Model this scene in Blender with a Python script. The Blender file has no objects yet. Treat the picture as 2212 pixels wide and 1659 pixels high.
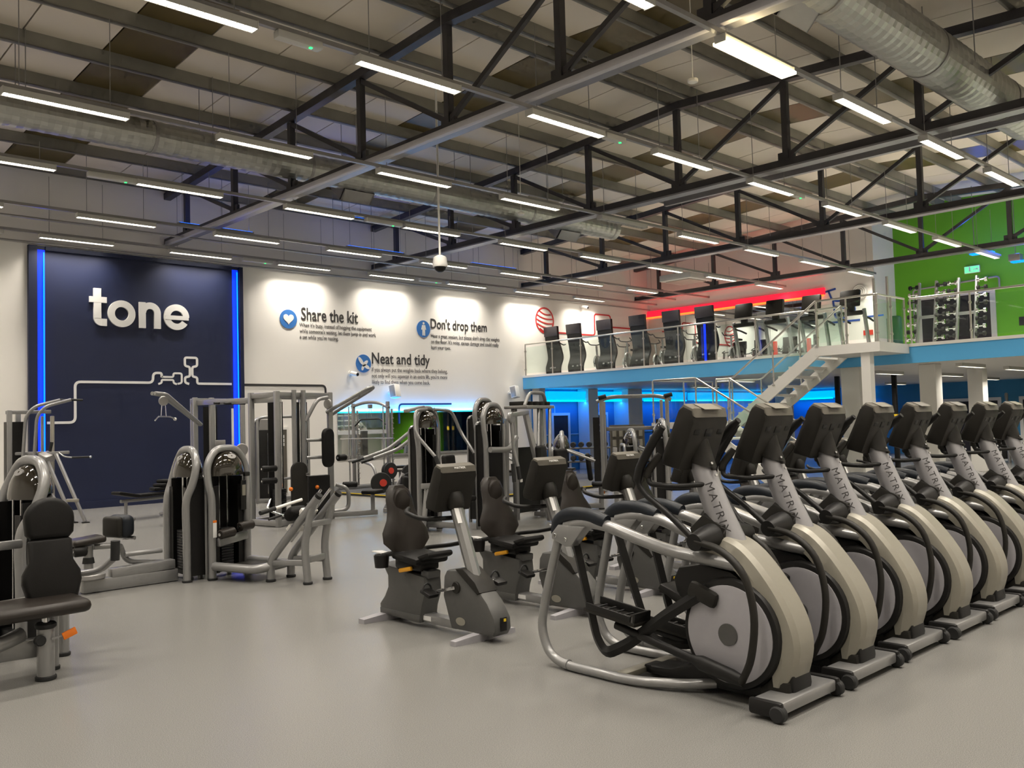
import bpy, bmesh, math, random
from mathutils import Vector, Matrix

random.seed(7)
scene = bpy.context.scene
COL = scene.collection
PI = math.pi

# ------------------------------------------------------------------ camera
def _basis(yaw, pitch, roll):
    f = Vector((math.sin(yaw)*math.cos(pitch), math.cos(yaw)*math.cos(pitch), math.sin(pitch)))
    r = Vector((math.cos(yaw), -math.sin(yaw), 0.0))
    u = r.cross(f)
    return r*math.cos(roll)-u*math.sin(roll), u*math.cos(roll)+r*math.sin(roll), f
_r, _u, _f = _basis(0.76182, 0.044726, 0.027704)
cam_data = bpy.data.cameras.new('camera')
cam_data.sensor_width = 36.0
cam_data.sensor_fit = 'HORIZONTAL'
cam_data.lens = 1933.5/2212*36.0
cam_data.clip_start = 0.05
cam = bpy.data.objects.new('camera', cam_data)
COL.objects.link(cam)
m = Matrix.Identity(4)
for i in range(3):
    m[i][0] = _r[i]; m[i][1] = _u[i]; m[i][2] = -_f[i]
m[0][3], m[1][3], m[2][3] = 0.0, 0.0, 1.60
cam.matrix_world = m
scene.camera = cam

# ------------------------------------------------------------------ world, exposure
world = bpy.data.worlds.new('World'); scene.world = world
world.use_nodes = True
bgn = world.node_tree.nodes['Background']
bgn.inputs[0].default_value = (0.02, 0.022, 0.03, 1); bgn.inputs[1].default_value = 0.3
scene.view_settings.view_transform = 'Standard'
scene.view_settings.look = 'None'
scene.view_settings.gamma = 1.0
scene.view_settings.use_curve_mapping = False
scene.view_settings.exposure = 0.22
scene.cycles.max_bounces = 5
scene.cycles.diffuse_bounces = 3
scene.cycles.glossy_bounces = 3
scene.cycles.use_adaptive_sampling = True
scene.cycles.adaptive_threshold = 0.06
scene.cycles.adaptive_min_samples = 12
scene.cycles.transparent_max_bounces = 16
scene.cycles.sample_clamp_indirect = 6.0
scene.cycles.caustics_reflective = False
scene.cycles.caustics_refractive = False

LAMP_W = 40.0          # watts of one ceiling strip light
LAMP_COL = (1.0, 0.92, 0.81)

# ------------------------------------------------------------------ materials
def _principled(name):
    mt = bpy.data.materials.new(name); mt.use_nodes = True
    nt = mt.node_tree
    return mt, nt, nt.nodes['Principled BSDF']

def mat(name, col, rough=0.5, metal=0.0, var=0.06, scale=12.0, bump=0.0, bscale=None, spec=0.5, coat=0.0, stretch=None):
    mt, nt, b = _principled(name)
    tc = nt.nodes.new('ShaderNodeTexCoord')
    src = tc.outputs['Object']
    if stretch:
        mp = nt.nodes.new('ShaderNodeMapping'); mp.inputs['Scale'].default_value = stretch
        nt.links.new(src, mp.inputs[0]); src = mp.outputs[0]
    nz = nt.nodes.new('ShaderNodeTexNoise'); nz.inputs['Scale'].default_value = scale; nz.inputs['Detail'].default_value = 4
    nt.links.new(src, nz.inputs['Vector'])
    mx = nt.nodes.new('ShaderNodeMix'); mx.data_type = 'RGBA'
    lo = [max(0, c*(1-var)) for c in col]; hi = [min(1, c*(1+var)) for c in col]
    mx.inputs['A'].default_value = (*lo, 1); mx.inputs['B'].default_value = (*hi, 1)
    nt.links.new(nz.outputs['Fac'], mx.inputs['Factor'])
    nt.links.new(mx.outputs['Result'], b.inputs['Base Color'])
    b.inputs['Roughness'].default_value = rough
    b.inputs['Metallic'].default_value = metal
    b.inputs['Specular IOR Level'].default_value = spec
    if coat: b.inputs['Coat Weight'].default_value = coat; b.inputs['Coat Roughness'].default_value = 0.1
    if bump:
        n2 = nt.nodes.new('ShaderNodeTexNoise'); n2.inputs['Scale'].default_value = bscale or scale*6; n2.inputs['Detail'].default_value = 3
        nt.links.new(src, n2.inputs['Vector'])
        bp = nt.nodes.new('ShaderNodeBump'); bp.inputs['Strength'].default_value = bump; bp.inputs['Distance'].default_value = 0.01
        nt.links.new(n2.outputs['Fac'], bp.inputs['Height']); nt.links.new(bp.outputs[0], b.inputs['Normal'])
    return mt

def emit(name, col, strength):
    mt, nt, b = _principled(name)
    b.inputs['Base Color'].default_value = (*[c*0.6 for c in col], 1)
    b.inputs['Emission Color'].default_value = (*col, 1)
    b.inputs['Emission Strength'].default_value = strength
    b.inputs['Roughness'].default_value = 0.4
    mt.cycles.emission_sampling = 'NONE'
    return mt

def glass_mat(name, tint=(0.93, 0.98, 0.96), refl=0.10):
    mt = bpy.data.materials.new(name); mt.use_nodes = True
    nt = mt.node_tree; nt.nodes.clear()
    out = nt.nodes.new('ShaderNodeOutputMaterial')
    tr = nt.nodes.new('ShaderNodeBsdfTransparent'); tr.inputs[0].default_value = (*tint, 1)
    gl = nt.nodes.new('ShaderNodeBsdfGlossy'); gl.inputs['Roughness'].default_value = 0.02
    lw = nt.nodes.new('ShaderNodeLayerWeight'); lw.inputs['Blend'].default_value = 0.5
    pw = nt.nodes.new('ShaderNodeMath'); pw.operation = 'POWER'; pw.inputs[1].default_value = 4.0
    fr = nt.nodes.new('ShaderNodeMath'); fr.operation = 'MULTIPLY_ADD'; fr.inputs[1].default_value = 0.6; fr.inputs[2].default_value = 0.035
    nt.links.new(lw.outputs['Facing'], pw.inputs[0]); nt.links.new(pw.outputs[0], fr.inputs[0])
    mx = nt.nodes.new('ShaderNodeMixShader')
    nt.links.new(fr.outputs[0], mx.inputs[0]); nt.links.new(tr.outputs[0], mx.inputs[1]); nt.links.new(gl.outputs[0], mx.inputs[2])
    nt.links.new(mx.outputs[0], out.inputs[0])
    return mt

def floor_mat():
    mt, nt, b = _principled('speckled_vinyl')
    tc = nt.nodes.new('ShaderNodeTexCoord')
    n1 = nt.nodes.new('ShaderNodeTexNoise'); n1.inputs['Scale'].default_value = 210; n1.inputs['Detail'].default_value = 5; n1.inputs['Roughness'].default_value = 0.75
    n2 = nt.nodes.new('ShaderNodeTexNoise'); n2.inputs['Scale'].default_value = 1.6; n2.inputs['Detail'].default_value = 4
    r1 = nt.nodes.new('ShaderNodeValToRGB')
    r1.color_ramp.elements[0].position = 0.36; r1.color_ramp.elements[0].color = (0.125, 0.123, 0.116, 1)
    r1.color_ramp.elements[1].position = 0.62; r1.color_ramp.elements[1].color = (0.262, 0.256, 0.240, 1)
    nt.links.new(tc.outputs['Object'], n1.inputs['Vector']); nt.links.new(tc.outputs['Object'], n2.inputs['Vector'])
    nt.links.new(n1.outputs['Fac'], r1.inputs[0])
    mx = nt.nodes.new('ShaderNodeMix'); mx.data_type = 'RGBA'; mx.blend_type = 'MULTIPLY'; mx.inputs['Factor'].default_value = 0.25
    nt.links.new(r1.outputs[0], mx.inputs['A']); nt.links.new(n2.outputs['Color'], mx.inputs['B'])
    nt.links.new(r1.outputs[0], b.inputs['Base Color'])
    b.inputs['Roughness'].default_value = 0.30
    b.inputs['Specular IOR Level'].default_value = 0.45
    n3 = nt.nodes.new('ShaderNodeMapRange'); n3.inputs['To Min'].default_value = 0.24; n3.inputs['To Max'].default_value = 0.31
    b.inputs['Roughness'].default_value = 0.27
    bp = nt.nodes.new('ShaderNodeBump'); bp.inputs['Strength'].default_value = 0.01; bp.inputs['Distance'].default_value = 0.001
    nt.links.new(n1.outputs['Fac'], bp.inputs['Height']); nt.links.new(bp.outputs[0], b.inputs['Normal'])
    return mt

M = {}
M['floor'] = floor_mat()
M['cream'] = mat('cream_wall_paint', (0.88, 0.85, 0.80), 0.7, var=0.02, scale=1.5, bump=0.03, bscale=120)
M['white'] = mat('white_paint', (0.80, 0.78, 0.73), 0.5, var=0.02, scale=3)
M['navy'] = mat('navy_board', (0.0065, 0.012, 0.046), 0.5, var=0.12, scale=2)
M['green'] = mat('green_wall_paint', (0.13, 0.42, 0.015), 0.65, var=0.04, scale=1.2)
M['blue'] = mat('blue_fascia_paint', (0.105, 0.45, 0.82), 0.5, var=0.03, scale=2)
M['teal'] = mat('blue_wall_paint', (0.045, 0.24, 0.44), 0.6, var=0.05, scale=1.5)
M['roof'] = mat('roof_liner_sheet', (0.74, 0.665, 0.56), 0.6, var=0.08, scale=0.9, bump=0.02, bscale=60)
M['rooflight'] = mat('grp_rooflight', (0.115, 0.085, 0.030), 0.35, var=0.3, scale=1.4, stretch=(1, .3, 1))
M['purlin'] = mat('galvanised_purlin', (0.27, 0.26, 0.225), 0.5, metal=0.3, var=0.15, scale=3)
M['truss'] = mat('dark_grey_steel_paint', (0.055, 0.052, 0.055), 0.45, var=0.15, scale=4)
M['chord'] = mat('grey_steel_flange', (0.30, 0.295, 0.31), 0.35, metal=0.4, var=0.1, scale=4)
M['conduit'] = mat('pale_grey_trunking', (0.52, 0.51, 0.54), 0.4, metal=0.1, var=0.05)
M['duct'] = mat('spiral_duct_steel', (0.42, 0.42, 0.39), 0.38, metal=0.75, var=0.12, scale=5)
M['galv'] = mat('galvanised_tray', (0.33, 0.32, 0.31), 0.4, metal=0.5, var=0.1, scale=6)
M['lamp_body'] = mat('lamp_white_enamel', (0.55, 0.54, 0.50), 0.4, var=0.03)
M['tube'] = emit('fluorescent_tube', (1.0, 0.93, 0.80), 9.0)
M['tube_warm'] = emit('warm_tube', (1.0, 0.80, 0.45), 22.0)
M['tube_off'] = mat('unlit_louvre', (0.5, 0.5, 0.48), 0.35, metal=0.3)
M['silver'] = mat('silver_powder_coat', (0.27, 0.268, 0.265), 0.32, metal=0.4, var=0.05, scale=30, coat=0.3)
M['shell'] = mat('champagne_shell', (0.285, 0.268, 0.222), 0.38, metal=0.25, var=0.04, scale=40)
M['colshell'] = mat('silver_column_shell', (0.315, 0.31, 0.32), 0.35, metal=0.25, var=0.04, scale=40)
M['disc'] = mat('grey_disc_plastic', (0.35, 0.34, 0.36), 0.45, metal=0.05, var=0.04, scale=30)
M['black'] = mat('black_plastic', (0.011, 0.0105, 0.010), 0.42, var=0.15, scale=20, bump=0.03, bscale=200, spec=0.28)
M['charcoal'] = mat('charcoal_plastic', (0.017, 0.0155, 0.013), 0.48, var=0.12, scale=20, spec=0.25)
M['capgrey'] = mat('warm_grey_cap_plastic', (0.115, 0.105, 0.085), 0.45, var=0.08, scale=20)
M['bikegrey'] = mat('bike_shell_grey', (0.088, 0.087, 0.083), 0.45, metal=0.2, var=0.08, scale=40)
M['vinyl'] = mat('black_upholstery', (0.009, 0.0085, 0.008), 0.48, spec=0.2, var=0.15, scale=14, bump=0.08, bscale=140)
M['brownpad'] = mat('dark_brown_upholstery', (0.020, 0.016, 0.013), 0.36, spec=0.32, var=0.15, scale=14, bump=0.05, bscale=140)
M['navypad'] = mat('blue_black_plastic', (0.011, 0.014, 0.019), 0.4, spec=0.3, var=0.1, scale=14)
M['rubber'] = mat('black_rubber', (0.012, 0.012, 0.012), 0.7, var=0.1, scale=20)
M['chrome'] = mat('chrome', (0.62, 0.62, 0.62), 0.12, metal=1.0, var=0.02)
M['steel'] = mat('brushed_stainless', (0.50, 0.48, 0.44), 0.28, metal=0.9, var=0.05, scale=30, stretch=(1, 1, .1))
M['smoke'] = mat('smoked_gloss_cover', (0.022, 0.018, 0.012), 0.06, var=0.1, spec=0.6, coat=0.5)
M['orange'] = mat('orange_tag', (0.85, 0.20, 0.01), 0.5, var=0.05)
M['amber'] = mat('amber_lever', (0.72, 0.33, 0.01), 0.4, var=0.05)
M['yellow'] = mat('yellow_edge', (0.75, 0.52, 0.02), 0.5, var=0.05)
M['red'] = mat('red_plate_centre', (0.62, 0.05, 0.03), 0.45, var=0.05)
M['stack'] = mat('weight_plate_iron', (0.020, 0.020, 0.021), 0.4, metal=0.4, var=0.15)
M['glass'] = glass_mat('clear_glass')
M['smokeglass'] = glass_mat('smoked_acrylic', (0.30, 0.30, 0.30))
M['ink'] = mat('dark_grey_lettering', (0.035, 0.032, 0.032), 0.6, var=0.02)
M['ink2'] = mat('mid_grey_lettering', (0.13, 0.12, 0.12), 0.6, var=0.02)
M['sign_white'] = mat('white_lettering', (0.78, 0.77, 0.75), 0.5, var=0.01)
M['badge'] = mat('blue_badge', (0.035, 0.17, 0.50), 0.5, var=0.03)
M['redline'] = mat('red_line_graphic', (0.50, 0.03, 0.03), 0.5, var=0.03)
M['blueline'] = mat('blue_line_graphic', (0.02, 0.08, 0.40), 0.5, var=0.03)
M['led_blue'] = emit('blue_led_strip', (0.0, 0.03, 1.0), 1.0)
M['led_blue2'] = emit('blue_led_tube', (0.0, 0.14, 1.0), 3.0)
M['face_glow_cyan'] = emit('cyan_face_glow', (0.0, 0.42, 1.0), 1.1)  # emission imitates the tube's light on the bulkhead face; no panel lamp
M['face_glow_cyan2'] = emit('cyan_led_tube', (0.0, 0.62, 1.0), 2.4)
M['led_red'] = emit('red_led_band', (1.0, 0.015, 0.05), 0.8)
M['led_orange'] = emit('orange_led_tube', (1.0, 0.16, 0.02), 2.0)
M['led_green'] = emit('green_indicator', (0.02, 1.0, 0.15), 3.0)
M['exit'] = emit('exit_sign_face', (0.10, 0.85, 0.25), 1.6)
M['mirror'] = mat('mirror_glass', (0.80, 0.82, 0.81), 0.02, metal=1.0, var=0.0)
M['dark'] = mat('dark_door_paint', (0.022, 0.018, 0.022), 0.5, var=0.1)
M['platform'] = mat('rubber_platform', (0.035, 0.035, 0.036), 0.75, var=0.2, scale=30)
M['bottle'] = mat('bottle_teal', (0.02, 0.10, 0.08), 0.3)

# ------------------------------------------------------------------ mesh builder
def catmull(pts, sub=6, closed=False):
    P = [Vector(p) for p in pts]; n = len(P); out = []
    if n < 3: return P
    rng = n if closed else n-1
    for i in range(rng):
        p1, p2 = P[i], P[(i+1) % n]
        p0 = P[(i-1) % n] if (closed or i > 0) else p1*2-p2
        p3 = P[(i+2) % n] if (closed or i < n-2) else p2*2-p1
        for k in range(sub):
            t = k/sub
            out.append(0.5*((2*p1)+(p2-p0)*t+(2*p0-5*p1+4*p2-p3)*t*t+(3*p1-p0-3*p2+p3)*t**3))
    if not closed: out.append(P[-1])
    return out

def fillet(pts, r, seg=4, closed=False):
    """Polyline with rounded corners (bent pipe)."""
    P = [Vector(p) for p in pts]; n = len(P); out = []
    for i, p in enumerate(P):
        if not closed and (i == 0 or i == n-1): out.append(p); continue
        a, b = P[(i-1) % n], P[(i+1) % n]
        da, db = (a-p), (b-p)
        rr = min(r, da.length*0.48, db.length*0.48)
        s, e = p+da.normalized()*rr, p+db.normalized()*rr
        for k in range(seg+1):
            t = k/seg
            out.append(s*(1-t)**2+p*2*t*(1-t)+e*t*t)
    return out

class MB:
    def __init__(self): self.v = []; self.f = []
    def add(self, vs, fs):
        o = len(self.v); self.v += [tuple(v) for v in vs]; self.f += [tuple(i+o for i in q) for q in fs]; return self
    def _bm(self, bm, mx=None):
        bm.verts.index_update()
        self.add([(mx @ v.co if mx else v.co) for v in bm.verts], [[v.index for v in f.verts] for f in bm.faces]); bm.free(); return self
    def box(self, c, s, r=0.0, rot=None, seg=2):
        c = Vector(c)
        mx = Matrix.Translation(c)
        if rot: mx = mx @ (rot if isinstance(rot, Matrix) else Matrix.Rotation(rot[0], 4, 'X') @ Matrix.Rotation(rot[1], 4, 'Y') @ Matrix.Rotation(rot[2], 4, 'Z'))
        x, y, z = s[0]/2, s[1]/2, s[2]/2
        if r <= 0:
            vs = [mx @ Vector(p) for p in ((-x,-y,-z),(x,-y,-z),(x,y,-z),(-x,y,-z),(-x,-y,z),(x,-y,z),(x,y,z),(-x,y,z))]
            return self.add(vs, [(0,3,2,1),(4,5,6,7),(0,1,5,4),(1,2,6,5),(2,3,7,6),(3,0,4,7)])
        bm = bmesh.new(); bmesh.ops.create_cube(bm, size=1.0)
        for v in bm.verts: v.co = Vector((v.co.x*s[0], v.co.y*s[1], v.co.z*s[2]))
        bmesh.ops.bevel(bm, geom=list(bm.edges), offset=min(r, min(s)*0.49), segments=seg, affect='EDGES', profile=0.5)
        return self._bm(bm, mx)
    def b2(self, a, b, r=0.0):
        """box from min corner to max corner"""
        return self.box([(p+q)/2 for p, q in zip(a, b)], [abs(q-p) for p, q in zip(a, b)], r)
    def bar(self, a, b, w, h, r=0.0, up=(0, 0, 1)):
        """rectangular bar from a to b; w across, h along 'up'"""
        a, b = Vector(a), Vector(b); d = b-a; L = d.length; d.normalize()
        u = Vector(up); s = d.cross(u)
        if s.length < 1e-4: s = d.cross(Vector((1, 0, 0)))
        s.normalize(); u = s.cross(d)
        rot = Matrix((( d.x, s.x, u.x, 0), (d.y, s.y, u.y, 0), (d.z, s.z, u.z, 0), (0, 0, 0, 1)))
        return self.box((a+b)/2, (L, w, h), r, rot)
    def tube(self, pts, r, n=10, closed=False, sx=1.0, up=None):
        """pipe along points; r number or list; sx scales across one axis (flat oval)"""
        P = [Vector(p) for p in pts]; k = len(P)
        R = r if isinstance(r, (list, tuple)) else [r]*k
        T = []
        for i in range(k):
            a = P[(i-1) % k] if (closed or i > 0) else P[0]
            b = P[(i+1) % k] if (closed or i < k-1) else P[-1]
            t = (b-a)
            T.append(t.normalized() if t.length > 1e-9 else Vector((0, 0, 1)))
        ref = Vector(up) if up else (Vector((0, 0, 1)) if abs(T[0].z) < 0.9 else Vector((1, 0, 0)))
        nrm = (ref-T[0]*ref.dot(T[0])).normalized()
        vs = []
        for i in range(k):
            if up:
                nn = (ref-T[i]*ref.dot(T[i]))
                if nn.length > 1e-4: nrm = nn.normalized()
            else:
                nrm = (nrm-T[i]*nrm.dot(T[i])).normalized()
            bn = T[i].cross(nrm)
            for j in range(n):
                a = 2*PI*j/n
                vs.append(P[i]+(nrm*math.cos(a)+bn*math.sin(a)*sx)*R[i])
        fs = []
        for i in range(k if closed else k-1):
            i2 = (i+1) % k
            for j in range(n):
                j2 = (j+1) % n
                fs.append((i*n+j, i*n+j2, i2*n+j2, i2*n+j))
        if not closed:
            fs.append(tuple(range(n-1, -1, -1))); fs.append(tuple((k-1)*n+j for j in range(n)))
        return self.add(vs, fs)
    def pipe(self, pts, r, bend=0.08, n=10, closed=False, sx=1.0, up=None):
        return self.tube(fillet(pts, bend, 4, closed), r, n, closed, sx, up)
    def cyl(self, a, b, r, n=16, r2=None):
        return self.tube([a, b], [r, r if r2 is None else r2], n)
    def disc(self, c, axis, r, th, n=24, bevel=0.0):
        c = Vector(c); ax = Vector(axis).normalized()
        if bevel:
            return self.tube([c-ax*th/2, c-ax*(th/2-bevel), c+ax*(th/2-bevel), c+ax*th/2], [r-bevel, r, r, r-bevel], n)
        return self.tube([c-ax*th/2, c+ax*th/2], r, n)
    def prism(self, poly, a, b, axis='x', bevel=0.0, seg=2):
        """poly of 2-D points extruded from a to b along axis. x: (y,z); y: (x,z); z: (x,y)"""
        def P(p, t): return {'x': (t, p[0], p[1]), 'y': (p[0], t, p[1]), 'z': (p[0], p[1], t)}[axis]
        n = len(poly)
        vs = [P(p, a) for p in poly]+[P(p, b) for p in poly]
        fs = [tuple(range(n-1, -1, -1)), tuple(range(n, 2*n))]+[(i, (i+1) % n, n+(i+1) % n, n+i) for i in range(n)]
        bm = bmesh.new()
        bv = [bm.verts.new(v) for v in vs]
        for q in fs: bm.faces.new([bv[i] for i in q])
        bmesh.ops.recalc_face_normals(bm, faces=bm.faces)
        if bevel:
            bm.edges.ensure_lookup_table()
            bm.verts.index_update()
            cap = [e for e in bm.edges if (e.verts[0].index < n) == (e.verts[1].index < n)]
            bmesh.ops.bevel(bm, geom=cap, offset=bevel, segments=seg, affect='EDGES', profile=0.5)
        return self._bm(bm)
    def loft(self, rings, closed_ring=True, caps=True):
        n = len(rings[0]); vs = [p for r in rings for p in r]; fs = []
        for i in range(len(rings)-1):
            for j in range(n if closed_ring else n-1):
                j2 = (j+1) % n
                fs.append((i*n+j, i*n+j2, (i+1)*n+j2, (i+1)*n+j))
        if caps and closed_ring:
            fs.append(tuple(range(n-1, -1, -1))); fs.append(tuple((len(rings)-1)*n+j for j in range(n)))
        return self.add(vs, fs)
    def sphere(self, c, r, n=12, s=(1, 1, 1)):
        c = Vector(c); rings = []
        for i in range(1, n):
            a = PI*i/n
            rings.append([c+Vector((math.sin(a)*math.cos(2*PI*j/(2*n))*s[0], math.sin(a)*math.sin(2*PI*j/(2*n))*s[1], math.cos(a)*s[2]))*r for j in range(2*n)])
        return self.loft(rings)
    def xf(self, mx):
        self.v = [tuple(mx @ Vector(v)) for v in self.v]; return self
    def mesh(self, name, material, ang=40):
        me = bpy.data.meshes.new(name); me.from_pydata(self.v, [], self.f); me.validate(); me.update()
        bm = bmesh.new(); bm.from_mesh(me); bmesh.ops.recalc_face_normals(bm, faces=bm.faces); bm.to_mesh(me); bm.free()
        if ang:
            for p in me.polygons: p.use_smooth = True
            me.set_sharp_from_angle(angle=math.radians(ang))
        me.materials.append(M[material] if isinstance(material, str) else material)
        return me
    def build(self, name, material, parent=None, ang=40, loc=None, label=None):
        o = bpy.data.objects.new(name, self.mesh(name, material, ang)); COL.objects.link(o)
        if parent: o.parent = parent
        if loc: o.location = loc
        if label: o['label'] = label
        return o

def inst(name, me, parent=None, loc=(0, 0, 0), rot=None, scale=None):
    o = bpy.data.objects.new(name, me); COL.objects.link(o); o.location = loc
    if rot: o.rotation_euler = rot
    if scale: o.scale = scale
    if parent: o.parent = parent
    return o
def tag(o, label=None, cat=None, group=None, kind=None):
    if label: o['label'] = label
    if cat: o['category'] = cat
    if group: o['group'] = group
    if kind: o['kind'] = kind
    return o
def thing(name, label, cat, loc=(0, 0, 0), rz=0.0, group=None):
    o = bpy.data.objects.new(name, None); COL.objects.link(o)
    o.empty_display_size = 0.1
    o.location = loc; o.rotation_euler = (0, 0, rz)
    return tag(o, label, cat, group)
def copy_tree(o, parent=None):
    c = o.copy(); COL.objects.link(c); c.parent = parent
    for ch in list(o.children): copy_tree(ch, c)
    return c
def place(proto, used, loc, rz=0.0, label=None, group=None):
    """first call uses the prototype itself, later calls copy it"""
    o = proto if not used else copy_tree(proto)
    used.append(1)
    o.location = loc; o.rotation_euler = (0, 0, rz)
    if label: o['label'] = label
    if group: o['group'] = group
    return o
def text_mesh(s, width=None, height=None, extrude=0.004, name='text', bold=0.0, align='LEFT', spacing=1.0, line=1.0):
    cu = bpy.data.curves.new(name, 'FONT'); cu.body = s; cu.extrude = extrude; cu.offset = bold; cu.resolution_u = 3
    cu.space_character = spacing; cu.space_line = line
    ob = bpy.data.objects.new(name, cu); COL.objects.link(ob)
    bpy.context.view_layer.update()
    me = bpy.data.meshes.new_from_object(ob)
    bpy.data.objects.remove(ob); bpy.data.curves.remove(cu)
    xs = [v.co.x for v in me.vertices]; ys = [v.co.y for v in me.vertices]
    x0, y0 = min(xs), min(ys); w, h = max(xs)-x0, max(ys)-y0
    kx = (width/w) if width else None; ky = (height/h) if height else None
    kx = kx or ky; ky = ky or kx
    for v in me.vertices: v.co = ((v.co.x-x0)*kx, (v.co.y-y0)*ky, v.co.z)
    me.materials.clear()
    return me
def text(name, s, material, parent, loc, rot, **kw):
    me = text_mesh(s, name=name, **kw); me.materials.append(M[material])
    o = bpy.data.objects.new(name, me); COL.objects.link(o); o.parent = parent; o.location = loc; o.rotation_euler = rot
    return o
def arc(cx, cy, r, a0, a1, n=10):
    return [(cx+r*math.cos(a0+(a1-a0)*i/n), cy+r*math.sin(a0+(a1-a0)*i/n)) for i in range(n+1)]
def rrect(x0, y0, x1, y1, r, n=4):
    return arc(x1-r, y1-r, r, 0, PI/2, n)+arc(x0+r, y1-r, r, PI/2, PI, n)+arc(x0+r, y0+r, r, PI, 1.5*PI, n)+arc(x1-r, y0+r, r, 1.5*PI, 2*PI, n)
ORD = ['first', 'second', 'third', 'fourth', 'fifth', 'sixth', 'seventh', 'eighth', 'ninth', 'tenth', 'eleventh', 'twelfth', 'thirteenth', 'fourteenth']
# ------------------------------------------------------------------ shell of the hall
YW = 20.84            # long wall with the navy panel
X0, Y0 = -4.0, -0.7   # walls behind / left of the camera
XM = 20.43            # edge of the mezzanine
XB, XG, XE = 27.1, 28.6, 36.0
ZM = 3.15
YR = 10.25            # ridge

def struct(o): o['kind'] = 'structure'; return o
def slab(name, a, b, m, parent=None):
    o = MB().b2(a, b).build(name, m, parent, ang=0)
    if not parent: struct(o)
    return o

slab('floor', (X0-.2, Y0-.2, -0.15), (XE+.2, YW+.2, 0.0), 'floor')
wl = slab('wall_left', (X0-.2, YW, 0), (XE+.2, YW+.2, 8.3), 'cream')
slab('wall_front', (X0-.2, Y0-.2, 0), (XE+.2, Y0, 8.3), 'cream')
slab('wall_near', (X0-.2, Y0, 0), (X0, YW, 8.3), 'cream')
YB = 12.1
slab('wall_back', (XB, YB, ZM), (XB+.15, YW, 8.3), 'cream')
slab('wall_return', (XB+.15, YB, ZM), (XG, YB+.15, 8.3), 'cream')
slab('wall_right', (XG, Y0, ZM), (XG+.15, YB+.15, 8.3), 'green')
slab('wall_lower_back', (XE, Y0, 0), (XE+.2, YW, 3.0), 'teal')
slab('wall_lower_left', (XM+.3, YW-.02, 0), (XE, YW, 2.72), 'teal')
slab('wall_lower_green', (30.0, Y0, 0), (30.2, 4.6, 2.72), 'green')
slab('baseboard_left', (5.66, YW-.09, 0), (10.56, YW-.06, .16), 'navy')

# roof: liner sheets, rooflights and purlins are pieces of the ceiling
def zc(y): return 7.15+0.60*(1-abs(y-YR)/10.6)      # underside of the truss top chord
ceiling = slab('ceiling', (X0-.2, Y0-.2, 8.3), (XE+.2, YW+.2, 8.4), 'roof')
BAY = 5.9; PW = BAY/5
for sgn in (1, -1):
    ye = YR+sgn*(YW-YR) if sgn > 0 else Y0
    za, zb = zc(YR)+.37, zc(ye)+.37
    def panel_mesh(nm, m, t):
        mb = MB()
        y_a, y_b = (YR, ye)
        mb.add([(0.012, y_a, za), (PW-.012, y_a, za), (PW-.012, y_b, zb), (0.012, y_b, zb), (0.012, y_a, za+t), (PW-.012, y_a, za+t), (PW-.012, y_b, zb+t), (0.012, y_b, zb+t)],
               [(0,1,2,3),(4,7,6,5),(0,4,5,1),(1,5,6,2),(2,6,7,3),(3,7,4,0)])
        return mb.mesh(nm, m, 0)
    pm = panel_mesh('roof_panel', 'roof', .04); rm = panel_mesh('rooflight_panel', 'rooflight', .05)
    x = 2.8-BAY-PW
    while x < XE-3:
        k = round((x-2.8)/PW)
        rl = (k % 5 == 2)
        inst('rooflight_panel' if rl else 'roof_panel', rm if rl else pm, ceiling, (x, 0, 0))
        x += PW
pur = MB()
pur.add([(X0, -.035, 0), (XE, -.035, 0), (XE, .035, 0), (X0, .035, 0), (X0, -.035, .22), (XE, -.035, .22), (XE, .035, .22), (X0, .035, .22)],
        [(0,3,2,1),(4,5,6,7),(0,1,5,4),(1,2,6,5),(2,3,7,6),(3,0,4,7)])
pur.b2((X0, -.035, 0), (XE, .075, .012))
pmesh = pur.mesh('purlin', 'purlin', 0)
ys = [YR+.25+1.45*k for k in range(8)]+[YR-.25-1.45*k for k in range(8)]
for y in ys: inst('purlin', pmesh, ceiling, (0, y, zc(y)+.15))
slab('roof_sheet_backing', (X0, Y0, 8.22), (XE, YW, 8.26), 'roof', ceiling)

# trusses
TX = [8.7, 14.6, 20.5, 26.4]
PY = [19.75, 17.4, 15.05, 12.7, 10.35, 8.0, 5.65, 3.3, 0.95]
def make_truss(x, label):
    t = thing('roof_truss', label, 'truss', (x, 0, 0))
    for a, b in ((YR, YW), (YR, Y0)):
        MB().bar((0, a, zc(a)+.07), (0, b, zc(b)+.07), .16, .15).build('top_chord', 'truss', t, 0)
    MB().b2((-.08, Y0, 6.06), (.08, YW, 6.20)).build('bottom_chord', 'truss', t, 0)
    MB().b2((-.12, Y0, 6.03), (.12, YW, 6.062)).build('bottom_flange', 'chord', t, 0)
    if abs(x-8.7) < .01: MB().b2((-.19, Y0, 5.99), (-.09, YW-.3, 6.09), .02).build('cable_trunking', 'conduit', t)
    for i, y in enumerate(PY):
        MB().b2((-.055, y-.055, 6.18), (.055, y+.055, zc(y)+.04)).build('post', 'truss', t, 0)
        MB().b2((-.03, y-.16, 6.19), (.03, y+.16, 6.34)).build('gusset_plate', 'truss', t, 0)
        if i < len(PY)-1:
            y2 = PY[i+1]
            a, b = ((0, y, zc(y)-.02), (0, y2, 6.24)) if i < 4 else ((0, y, 6.24), (0, y2, zc(y2)-.02))
            MB().bar(a, b, .07, .08).build('brace', 'truss', t, 0)
    return t
TL = ['dark steel roof truss ending above the right part of the navy panel',
      'dark steel roof truss second from the navy panel, behind the hanging dome camera', 'dark steel roof truss above the edge of the mezzanine balcony',
      'dark steel roof truss against the white wall at the back of the mezzanine']
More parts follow.
